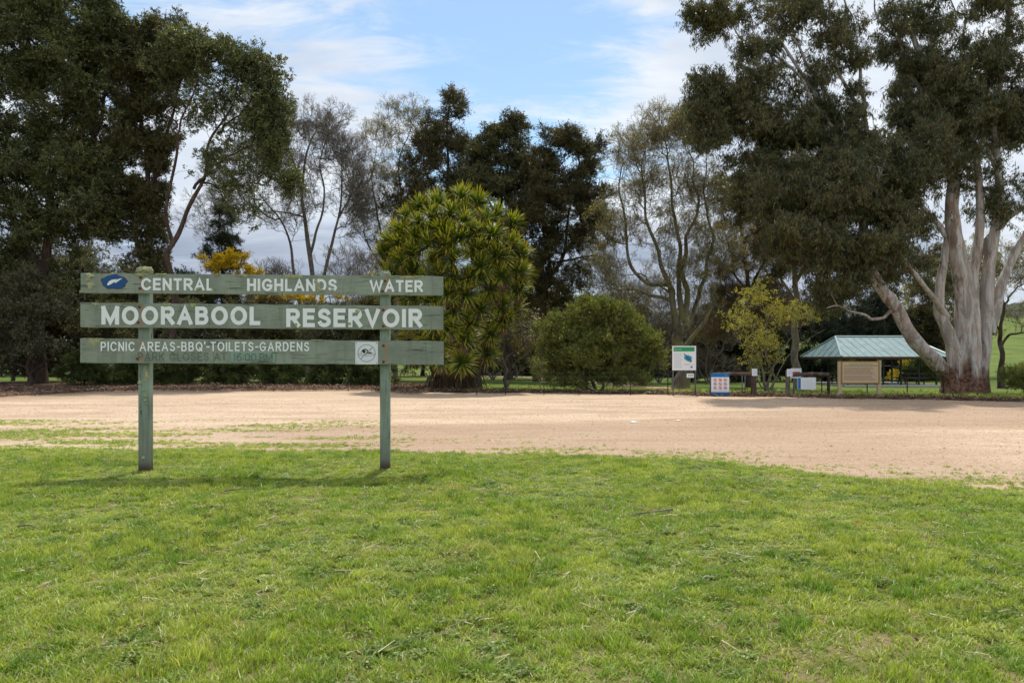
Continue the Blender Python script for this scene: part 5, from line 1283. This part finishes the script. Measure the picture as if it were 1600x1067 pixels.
# ------------------------------------------------------------------ wire fences
def wire_fence(label, pts_px, posts_px, Yd, group=None):
    x0, x1 = [(p-800)/F*Yd for p in pts_px]; z0 = float(zf(x0, Yd)); r0 = empty('wire_fence', (x0, Yd, z0), 0, label, 'fence')
    M = M_TIMBERD
    for px in posts_px:
        x = (px-800)/F*Yd; z = float(zf(x, Yd)); MB().box((x-x0, 0, z-z0+.4), (.035, .035, 1.4), bev=.004).build('fence_post', M, r0)
    for h_ in (.15, .35, .55, .75, .95):
        n = max(2, int((x1-x0)/.8)); A = np.array([[(x1-x0)*k/n, 0, float(zf(x0+(x1-x0)*k/n, Yd))-z0+h_+.008*math.sin(k*1.3)] for k in range(n+1)])
        V, Fq = tube(A, np.full(len(A), .002), 3); link('wire', npmesh('wire', V, Fq, M_STEEL), r0)
    n = int((x1-x0)/.22); A = np.array([[(x1-x0)*k/n, .004, .15+float(zf(x0+(x1-x0)*k/n, Yd))-z0] for k in range(n+1)]); V, Fq = twig_tris(A, A+np.array([0, 0, .8]), .0014)
    tag(link('wire_mesh', npmesh('wire_mesh', V, Fq, M_STEEL), r0), kind='stuff')
wire_fence('low wire fence with thin dark pickets behind the map board and the left barrier', (740, 1176), (745, 790, 850, 905, 985, 1043.5, 1110, 1175), 31.2)
wire_fence('low wire fence with thin dark pickets behind the striped board, running to the big gum', (1238, 1478), (1240, 1284, 1355, 1417.5, 1474), 31.4)
wire_fence('overgrown wire fence at the right edge beyond the big gum', (1540, 1700), (1545, 1600, 1650, 1698), 33)

# ------------------------------------------------------------------ picnic shelter
SY = 50.5; s0 = P(1366, 603, SY); sz = float(zf(s0.x, SY+3))
sh_ = empty('picnic_shelter', (s0.x, SY, sz), 0, 'open picnic shelter with pale blue green hipped metal roof and dark posts', 'shelter')
def sq(px, py, dy=0): p = P(px, py, SY+dy); return Vector((p.x-s0.x, dy, p.z-sz))
t = mat('green_roof_sheet'); oc = t.add('ShaderNodeTexCoord').outputs['Object']; a = t.noise(oc, 1.3, 5, .6); b = t.noise(oc, 3.6, 5, .75)
c = t.mix(t.ss(a, .3, .7), (.15, .23, .235), (.21, .30, .30)); c = t.mix(t.math('MULTIPLY', t.ss(b, .58, .63), .85), c, (.05, .06, .04))
M_ROOF = finish(t, c, .42, None, spec=.5, metal=.1)
M_DKGREEN = simple('dark_green_steel', (.012, .035, .028), .5, .2); M_FASCIA = simple('rusty_fascia', (.085, .040, .030), .7, .3, 6); M_SLAB = simple('concrete', (.62, .60, .58), .9, .12, 4)
ez = sq(1366, 557).z; xl, xr = sq(1315, 557).x, sq(1487, 557).x; dep = 7.2
rz = CH-(526.5-HZ)/F*(SY+dep/2)-sz; rl_, rr_ = xl+1.15, xr-1.15
Af, Bf, Cb, Db = Vector((xl, 0, ez)), Vector((xr, 0, ez)), Vector((xr, dep, ez)), Vector((xl, dep, ez)); E1, E2 = Vector((rl_, dep/2, rz)), Vector((rr_, dep/2, rz))
rf = MB()
for q in ((Af, Bf, E2, E1), (Cb, Db, E1, E2)): rf.poly(list(q), (0, 0, -.03))
for q in ((Bf, Cb, E2), (Db, Af, E1)): rf.poly(list(q), (0, 0, -.03))
roof = rf.build('roof', M_ROOF, sh_)
# sheet ribs running up each slope
def ribs(P0, P1, Q0, Q1, n):
    for k in range(1, n):
        f = k/n; base = P0.lerp(P1, f)
        # ribs run perpendicular to the eave until they meet the hip or ridge
        d_ = (P1-P0).normalized(); ax = (base-P0).dot(d_); L0 = (Q0-P0).dot(d_); L1 = (Q1-P0).dot(d_); Lt = (P1-P0).length
        up = (Q0-P0)-d_*L0
        g = ax/L0 if ax < L0 else ((Lt-ax)/(Lt-L1) if ax > L1 else 1.0)
        g = min(1, g)
        if g < .08: continue
        e = base+up*g; o_ = up.cross(d_).normalized(); o_ = -o_ if o_.z < 0 else o_
        b_ = MB(); b_.cyl(base+o_*.012, e+o_*.012, .022, .022, 5); b_.build('roof_rib', M_ROOF, roof)
ribs(Af, Bf, E1, E2, 13); ribs(Db, Af, E1, E1, 7); ribs(Bf, Cb, E2, E2, 7); ribs(Cb, Db, E2, E1, 13)
M_CAP = simple('pale_ridge_cap', (.33, .42, .42), .4, .05)
for a_, b_ in ((Af, E1), (Bf, E2), (Cb, E2), (Db, E1), (E1, E2)): MB().cyl(a_+Vector((0, 0, .03)), b_+Vector((0, 0, .03)), .07, .07, 6).build('ridge_cap', M_CAP, roof)
for a_, b_ in ((Af, Bf), (Bf, Cb), (Cb, Db), (Db, Af)):
    m_ = (a_+b_)/2; d_ = b_-a_; MB().box((m_.x, m_.y, ez-.11), (abs(d_.x)+.03 if abs(d_.x) > .1 else .04, abs(d_.y)+.03 if abs(d_.y) > .1 else .04, .15)).build('fascia', M_FASCIA, sh_)
for k in range(6):
    x = xl+.7+(xr-xl-1.4)*k/5
    for y in (.6, dep-.6): MB().box((x, y, ez/2-.05), (.10, .10, ez), bev=.006).build('post', M_DKGREEN, sh_)
for y in (.6, dep-.6): MB().box(((xl+xr)/2, y, ez-.12), (xr-xl-1.2, .08, .16)).build('beam', M_DKGREEN, sh_)
MB().box(((xl+xr)/2, dep/2, .03), (xr-xl-.6, dep-.4, .12), bev=.01).build('slab', M_SLAB, sh_)
def picnic_table(x, y, label):
    r0 = empty('picnic_table', (s0.x+x, SY+y, sz+.09), R(random.uniform(-4, 4)), label, 'table', 'picnic tables under the shelter')
    for k in range(4): MB().box((0, -.27+k*.18, .74), (1.8, .16, .04), bev=.005).build('table_plank', M_TIMBERG, r0)
    for s_ in (-1, 1):
        for k in range(2): MB().box((0, s_*(.62+k*.13), .44), (1.8, .11, .04), bev=.005).build('seat_plank', M_TIMBERG, r0)
    for sx_ in (-.65, .65):
        MB().box((sx_, 0, .40), (.06, 1.45, .08)).build('seat_bearer', M_TIMBERD, r0)
        for s_ in (-1, 1): MB().cyl((sx_, s_*.55, 0), (sx_, s_*.22, .72), .045, .045, 6).build('leg', M_TIMBERD, r0)
picnic_table(-1.0, 2.4, 'leftmost timber picnic table under the shelter'); picnic_table(1.5, 4.4, 'middle timber picnic table under the shelter, behind the striped board'); picnic_table(3.6, 2.0, 'rightmost timber picnic table under the shelter beside the gum limb')
tr('wattle_shrub', 'small bright yellow wattle glowing behind the shelter posts', 'shrub', 60, 1392, [([(1392, 603), (1392, 595), (1393, 580)], .06, .03)],
   [(1392, 590, 14, 12, 26), (1410, 566, 7, 7, 8), (1385, 598, 12, 6, 12)], C_WAT, B_DARK, scl=(.5, .8))
tr('back_shrub', 'dark green shrub behind the right end of the shelter', 'shrub', 62, 1440, [([(1440, 603), (1440, 590), (1441, 570)], .08, .03)],
   [(1440, 575, 34, 22, 120), (1340, 580, 40, 18, 90)], C_HEDGE, B_DARK, scl=(1.0, 1.7), rt=.008)

# ------------------------------------------------------------------ cottage behind the left trees
HY = 66.0; hb = P(80, 580, HY); hz = float(zf(hb.x, HY))
ho = empty('cottage', (hb.x, HY, hz), 0, 'pale cottage with window and deck rail glimpsed through the trees at far left', 'house')
M_WALL = simple('pale_weatherboard', (.55, .52, .50), .8, .08); M_GLASS = simple('window_glass', (.10, .14, .2), .08, .05, spec=.6); M_TILE = simple('grey_roof', (.12, .11, .11), .8, .2)
MB().box((0, 3, 2.2), (7.5, 5.5, 3.6)).build('wall', M_WALL, ho)
rb_ = MB(); rb_.poly([(-4.2, -.3, 4.0), (4.2, -.3, 4.0), (4.2, 3, 5.8), (-4.2, 3, 5.8)], (0, 0, .08)); rb_.poly([(-4.2, 6.2, 4.0), (4.2, 6.2, 4.0), (4.2, 3, 5.8), (-4.2, 3, 5.8)][::-1], (0, 0, .08)); rb_.build('roof', M_TILE, ho)
for x in (-1.9, .2, 2.3):
    wn = MB().box((x, .22, 2.9), (1.1, .06, 1.7)).build('window', M_SIGNW, ho); MB().box((x, .18, 2.9), (.95, .03, 1.5)).build('pane', M_GLASS, wn)
MB().box((1.0, -1.0, 1.6), (9, 2.4, .15)).build('deck', M_TIMBERD, ho)
MB().box((1.0, -2.1, 2.55), (9, .08, .09)).build('rail', M_TIMBERG, ho)
for k in range(46): MB().box((-3.4+k*.195, -2.1, 2.05), (.05, .04, .92)).build('baluster', M_TIMBERD, ho)
for k in range(4): MB().box((-3+k*2.7, -2.1, .8), (.14, .14, 1.6)).build('deck_post', M_TIMBERD, ho)

# ------------------------------------------------------------------ grass
def grassmat(name, c1, c2, c3, dry, white=False):
    t = mat(name); oi = t.add('ShaderNodeObjectInfo'); lo = oi.outputs['Location']; geo = t.add('ShaderNodeNewGeometry'); ri = geo.outputs['Random Per Island']
    a = t.noise(lo, .55, 4, .6); b = t.noise(lo, 2.6, 5, .65); d = t.noise(t.mapv(lo, (1, 1, 1), (7, 3, 0)), 1.1, 5, .7)
    c = t.mix(t.ss(a, .35, .65), c1, c2); c = t.mix(t.ss(b, .42, .68), c, c3)
    c = t.mix(t.math('MULTIPLY', t.ss(d, .56, .72), .7), c, dry)
    mo = t.noise(lo, 9.0, 4, .7); c = t.mix(t.math('MULTIPLY', t.ss(mo, .52, .66), .55), c, (.15, .28, .032)); c = t.mix(t.math('MULTIPLY', t.ss(mo, .46, .34), .45), c, (.50, .50, .16))
    c = t.mix(t.math('GREATER_THAN', ri, .93), c, (.42, .38, .18))
    k = t.math('ADD', t.math('MULTIPLY', ri, .6), t.math('ADD', t.math('MULTIPLY', oi.outputs['Random'], .3), .5))
    c = t.mix(1.0, c, t.add('ShaderNodeCombineColor', {0: k, 1: k, 2: k}).outputs[0], 'MULTIPLY')
    return finish(t, c, .42, spec=.36, transl=.42, tcol=t.mix(1.0, c, (1.25, 1.3, .6), 'MULTIPLY'))
M_G1 = grassmat('grass_blade', (.295, .395, .05), (.45, .50, .10), (.155, .285, .03), (.50, .42, .19))
M_G2 = grassmat('clover_leaf', (.17, .25, .04), (.22, .29, .05), (.13, .20, .035), (.24, .27, .08))
def tuft(n, rad, h0, h1, wd, m, lean=.55):
    V, F3, F4 = [], [], []
    for i in range(n):
        a_ = rng.uniform(0, 2*PI); r0 = rad*math.sqrt(rng.uniform()); b0 = np.array([r0*math.cos(a_), r0*math.sin(a_), -.006]); h_ = rng.uniform(h0, h1)
        az_ = rng.uniform(0, 2*PI); l_ = rng.uniform(.1, lean); dv = np.array([math.cos(az_)*l_, math.sin(az_)*l_, 1.]); sd_ = np.array([-math.sin(az_+rng.normal()*.6), math.cos(az_), 0])*wd*rng.uniform(.7, 1.3)
        k0 = len(V); m_ = b0+dv*h_*.55; tp = b0+dv*h_*np.array([1.5, 1.5, .95])
        V += [b0-sd_*.5, b0+sd_*.5, m_-sd_*.45, m_+sd_*.45, tp]; F4.append([k0, k0+1, k0+3, k0+2]); F3.append([k0+2, k0+3, k0+4])
    return link('grass_tuft', npmesh('grass_tuft', np.array(V), [np.array(F4), np.array(F3)], m), link_it=False)
def clover(n, rad, m):
    base = np.stack([rng.uniform(-rad, rad, n), rng.uniform(-rad, rad, n), rng.uniform(.012, .035, n)], 1)
    base = np.repeat(base, 3, 0); az_ = np.tile([0, 2.09, 4.19], n)+np.repeat(rng.uniform(0, 6, n), 3)
    d_ = np.stack([np.cos(az_), np.sin(az_), rng.uniform(-.1, .35, n*3)], 1)
    V, Fq = leaves_np(base, d_, rdir(n*3, 2.5), rng.uniform(.010, .018, n*3), rng.uniform(.012, .018, n*3), .05)
    return link('clover_patch', npmesh('clover_patch', V, Fq, m), link_it=False)
def rosette(m):
    n = 11; az_ = np.arange(n)*2.4; d_ = np.stack([np.cos(az_), np.sin(az_), rng.uniform(.1, .7, n)], 1)
    V, Fq = leaves_np(np.zeros((n, 3)), d_, rdir(n, 3), rng.uniform(.05, .09, n), rng.uniform(.016, .026, n), .06)
    return link('weed_rosette', npmesh('weed_rosette', V, Fq, m), link_it=False)
G_SRC = [tuft(30, .05, .012, .034, .0046, M_G1, 1.0), tuft(30, .055, .012, .034, .005, M_G1, 1.4), tuft(30, .04, .02, .055, .0042, M_G1, .7), tuft(26, .05, .012, .03, .0056, M_G1, 1.6), tuft(24, .06, .018, .045, .0046, M_G1, 1.3)]
W_SRC = [clover(26, .05, M_G2), clover(20, .045, M_G2), rosette(M_G2)]
def fbm(x, y, s, seed=0):
    v_ = np.zeros_like(x); amp = 1; k = s
    for o_ in range(4):
        rr_ = np.random.default_rng(seed+o_); 
        for q in range(4):
            th = rr_.uniform(0, 6.28); ph = rr_.uniform(0, 6.28); v_ += amp*np.sin((x*np.cos(th)+y*np.sin(th))*k+ph)
        amp *= .6; k *= 2.03
    return v_/4.2
def lawn_points(dens_fn, y0, y1):
    out = []
    ys_ = np.arange(y0, y1, .5)
    for ya in ys_:
        hw_ = .72*(ya+.5)+1.6; n = int(2*hw_*.5*dens_fn(ya)); p = np.stack([rng.uniform(-hw_, hw_, n), rng.uniform(ya, ya+.5, n)], 1); out.append(p)
    p = np.concatenate(out); return p[p[:, 1] < edge_near(p[:, 0])+rng.normal(size=len(p))*.12-.02]
def put(name, p, srcs, smin, smax, label=None, parent=None, hv=.6):
    z = zl(p[:, 0], np.minimum(p[:, 1], edge_near(p[:, 0]))); n = len(p)
    rot = np.stack([rng.normal(size=n)*.12, rng.normal(size=n)*.12, rng.uniform(0, 6.28, n)], 1)
    f = fbm(p[:, 0], p[:, 1], 2.4, 5); s_ = rng.uniform(smin, smax, n); sc = np.stack([s_, s_, s_*np.clip(1+f*hv+.3*fbm(p[:, 0], p[:, 1], 9.0, 77), .4, 1.8)], 1)
    return tag(scatter(name, np.column_stack([p, z]), rot, sc, srcs), label=label, kind='stuff')
pg = lawn_points(lambda y: 620 if y < 7 else 480, 2.6, 13.2)
f = fbm(pg[:, 0], pg[:, 1], 1.3, 20); pg = pg[rng.uniform(0, 1, len(pg)) < np.clip(1.1-np.maximum(f-.15, 0)*.8, .55, 1)]
put('grass', pg, G_SRC, .75, 1.3)
pw_ = lawn_points(lambda y: 55, 2.6, 13); f = fbm(pw_[:, 0], pw_[:, 1], 1.9, 9); pw_ = pw_[f > -.1]
put('clover', pw_, W_SRC, .6, 1.1)
# darker taller clumps
pk = lawn_points(lambda y: 26, 2.6, 13); put('grass_clumps', pk, [tuft(60, .05, .04, .085, .0048, M_G1, .8), tuft(50, .06, .035, .07, .005, M_G1, .9)], .7, 1.2)
ps = lawn_points(lambda y: 5, 2.6, 12.5); M_STRAW = leafmat('straw', (.50, .42, .26), (.62, .55, .38), (.30, .2, .13), .1, .6, .3)
ST = []
for k in range(3):
    m_ = 7; A = rng.uniform(-.06, .06, (m_, 3))*np.array([1, 1, 0])+np.array([0, 0, .022]); V, Fq = twig_tris(A, A+rng.normal(size=(m_, 3))*np.array([.05, .05, .006]), .0022); ST.append(link('straw', npmesh('straw', V, Fq, M_STRAW), link_it=False))
put('straw_bits', ps, ST, .7, 1.4)
# sparse tufts invading the gravel
n = 90000; p = np.stack([rng.uniform(-15, 7, n), rng.uniform(9, 18.5, n)], 1); f = fbm(p[:, 0]*.5, p[:, 1]*1.9, 1.5, 31)
e = p[:, 1]-edge_near(p[:, 0]); wl = 1-sst(p[:, 0], -7, -1)*.95
kp = (e > -.1) & (rng.uniform(0, 1, n) < np.clip((f+.2)*1.8, 0, 1)*np.exp(-e/(.35+4.5*wl))*1.0)
p = p[kp]; m_ = len(p); sc = rng.uniform(.5, 1.1, m_)
tag(scatter('gravel_grass', np.column_stack([p, np.full(m_, .008)]), np.stack([np.zeros(m_), np.zeros(m_), rng.uniform(0, 6, m_)], 1), sc, G_SRC), kind='stuff')
# grass fringe and long grass along the far side
n = 9000; p = np.stack([rng.uniform(-24, 24, n), rng.uniform(0, 1, n)], 1); p[:, 1] = edge_far(p[:, 0])+.4+rng.exponential(1.6, n)
kp = (p[:, 0] > -5.5) | (rng.uniform(0, 1, n) < .02); p = p[kp]; m_ = len(p); BIG = [tuft(30, .09, .05, .16, .009, M_G1, .7), tuft(30, .1, .04, .12, .009, M_G1, .9)]
tag(scatter('far_grass', np.column_stack([p, zf(p[:, 0], p[:, 1])+.01]), np.stack([np.zeros(m_), np.zeros(m_), rng.uniform(0, 6, m_)], 1), rng.uniform(.6, 1.3, m_), BIG), kind='stuff')

# ------------------------------------------------------------------ stones and litter
def stone_src(m, k):
    bm = bmesh.new(); bmesh.ops.create_icosphere(bm, subdivisions=1, radius=1)
    for v_ in bm.verts: v_.co *= 1+.35*mnoise.noise(v_.co*1.7+Vector((k, k, k))); v_.co.z *= .55
    me = bpy.data.meshes.new('stone'); bm.to_mesh(me); bm.free(); me.materials.append(m); return link('stone', me, link_it=False)
t = mat('loose_stone'); oi = t.add('ShaderNodeObjectInfo'); cr = t.add('ShaderNodeValToRGB', {0: oi.outputs['Random']}); els = cr.color_ramp.elements
els[0].color = (.42, .27, .17, 1); els[1].color = (.62, .58, .54, 1); e_ = els.new(.35); e_.color = (.58, .42, .30, 1); e_ = els.new(.7); e_.color = (.66, .52, .40, 1)
M_STONE = finish(t, cr.outputs[0], .9)
SS = [stone_src(M_STONE, k) for k in range(4)]
n = 42000; u_ = rng.uniform(0, 1, n)**1.6; p = np.stack([rng.uniform(-1, 1, n), u_], 1); y = 8+u_*20; x = p[:, 0]*(y*.75+1.5); e = y-edge_near(x); kp = (e > -.05) & (y < edge_far(x)-.3)
x, y = x[kp], y[kp]; m_ = len(x); s_ = rng.lognormal(math.log(.0062), .42, m_)*(1+y/40)
tag(scatter('gravel_stones', np.stack([x, y, np.full(m_, .008)], 1), rng.uniform(0, 6, (m_, 3))*np.array([.05, .05, 1]), np.clip(s_, .003, .03), SS), kind='stuff')
# bark and leaf litter on the mulch and below the gum
M_LIT = leafmat('dry_litter', (.10, .06, .045), (.24, .15, .10), (.42, .34, .28), .1, .8, .2)
LS = []
for k in range(3):
    m_ = 26; V, Fq = leaves_np(rng.uniform(-.25, .25, (m_, 3))*np.array([1, 1, .12])+np.array([0, 0, .03]), rdir(m_)*np.array([1, 1, .25]), rdir(m_, 2), rng.uniform(.06, .16, m_), rng.uniform(.02, .04, m_), .08)
    LS.append(link('litter', npmesh('litter', V, Fq, M_LIT), link_it=False))
n = 5200; x = np.concatenate([rng.uniform(-32, -4, 3600), rng.uniform(-4, 24, 1600)]); y = edge_far(x)+np.where(x < -4, rng.uniform(-.7, 1, n)*np.where(x < -19.5, 12, 5.5), rng.normal(size=n)*.35+.15)
tag(scatter('leaf_litter', np.stack([x, y, zf(x, y)+np.where(x < -4, .07, .02)], 1), np.stack([rng.normal(size=n)*.1, rng.normal(size=n)*.1, rng.uniform(0, 6, n)], 1), rng.uniform(.6, 1.4, n), LS), kind='stuff')
pc = lawn_points(lambda y: 3.0, 2.6, 12.5); CH_ = []
for k in range(3):
    m_ = 2; V, Fq = leaves_np(rng.uniform(-.05, .05, (m_, 3))*np.array([1, 1, 0])+np.array([0, 0, .03]), rdir(m_)*np.array([1, 1, .2]), rdir(m_, 2), rng.uniform(.03, .07, m_), rng.uniform(.008, .018, m_), .1)
    CH_.append(link('bark_chip', npmesh('bark_chip', V, Fq, M_LIT), link_it=False))
put('bark_chips', pc, CH_, .7, 1.4)
# sticks on the lawn
def stick(label, pts_, r0, m=B_GREY):
    W_ = []
    for px, py in pts_:
        Yd = F*CH/(py-HZ); W_.append(((px-800)/F*Yd, Yd, 0))
    z0 = float(zl(W_[0][0], W_[0][1]))+.035; pth = catmull([(a_[0], a_[1], z0+.01*math.sin(i*2)) for i, a_ in enumerate(W_)], 5); b0 = pth[0].copy()
    V, Fq = tube(pth-b0, np.linspace(r0, r0*.4, len(pth)), 7, 3, .1); o_ = link('fallen_stick', npmesh('fallen_stick', V, Fq, m, True), None, b0); tag(o_, label, 'stick')
stick('longest fallen stick lying on the lawn right of centre', [(1050, 806), (1030, 811), (1000, 812), (968, 819)], .011)
stick('short pale stick on the lawn below the right sign post', [(350, 776), (380, 774), (405, 771)], .008)
stick('short grey stick at the left edge of the lawn', [(28, 834), (45, 834), (64, 838)], .010)
def leafobj(label, px, py, s_, m):
    Yd = F*CH/(py-HZ); x = (px-800)/F*Yd; bm = bmesh.new()
    pr = [(-1, 0, .0), (-.5, .35, .15), (.1, .42, .2), (.7, .22, .3), (1.1, 0, .5), (.7, -.25, .35), (.1, -.4, .12), (-.5, -.32, .1)]
    vs = [bm.verts.new((a_*s_, b_*s_, c_*s_)) for a_, b_, c_ in pr]; c0 = bm.verts.new((0, 0, -.02*s_))
    for k in range(8): bm.faces.new((c0, vs[k], vs[(k+1) % 8]))
    me = bpy.data.meshes.new('fallen_leaf'); bm.to_mesh(me); bm.free(); me.materials.append(m)
    tag(link('fallen_leaf', me, None, (x, Yd, float(zl(x, Yd))+.045), (R(random.uniform(10, 50)), R(random.uniform(-30, 30)), random.random()*6)), label, 'leaf')
M_RL = simple('rust_leaf', (.24, .075, .03), .7, .3, 30); M_PL = simple('pale_leaf', (.45, .36, .26), .8, .2, 30)
leafobj('curled rust coloured leaf standing in the grass left of centre', 490, 908, .032, M_RL)
leafobj('small orange leaf in the grass on the far right of the lawn', 1532, 800, .04, M_PL)
leafobj('reddish leaf in the grass right of centre below the long stick', 1340, 830, .035, M_RL)
leafobj('reddish leaf low on the right of the lawn', 1392, 874, .03, M_RL)
leafobj('pale dry leaf near the front left of the lawn', 225, 801, .035, M_PL)
def pebble(label, px, py, s_):
    Yd = F*CH/(py-HZ); bm = bmesh.new(); bmesh.ops.create_icosphere(bm, subdivisions=2, radius=1)
    for v_ in bm.verts: v_.co *= (1+.3*mnoise.noise(v_.co*1.5+Vector((px, 0, 0)))); v_.co = Vector((v_.co.x*s_*1.3, v_.co.y*s_, v_.co.z*s_*.5))
    me = bpy.data.meshes.new('white_rock'); bm.to_mesh(me); bm.free(); me.materials.append(M_SIGNW); tag(link('white_rock', me, None, ((px-800)/F*Yd, Yd, .02)), label, 'rock')
pebble('larger white rock lying alone on the gravel', 990, 661, .07); pebble('smaller white rock on the gravel, right of the larger one', 1060, 658, .04)
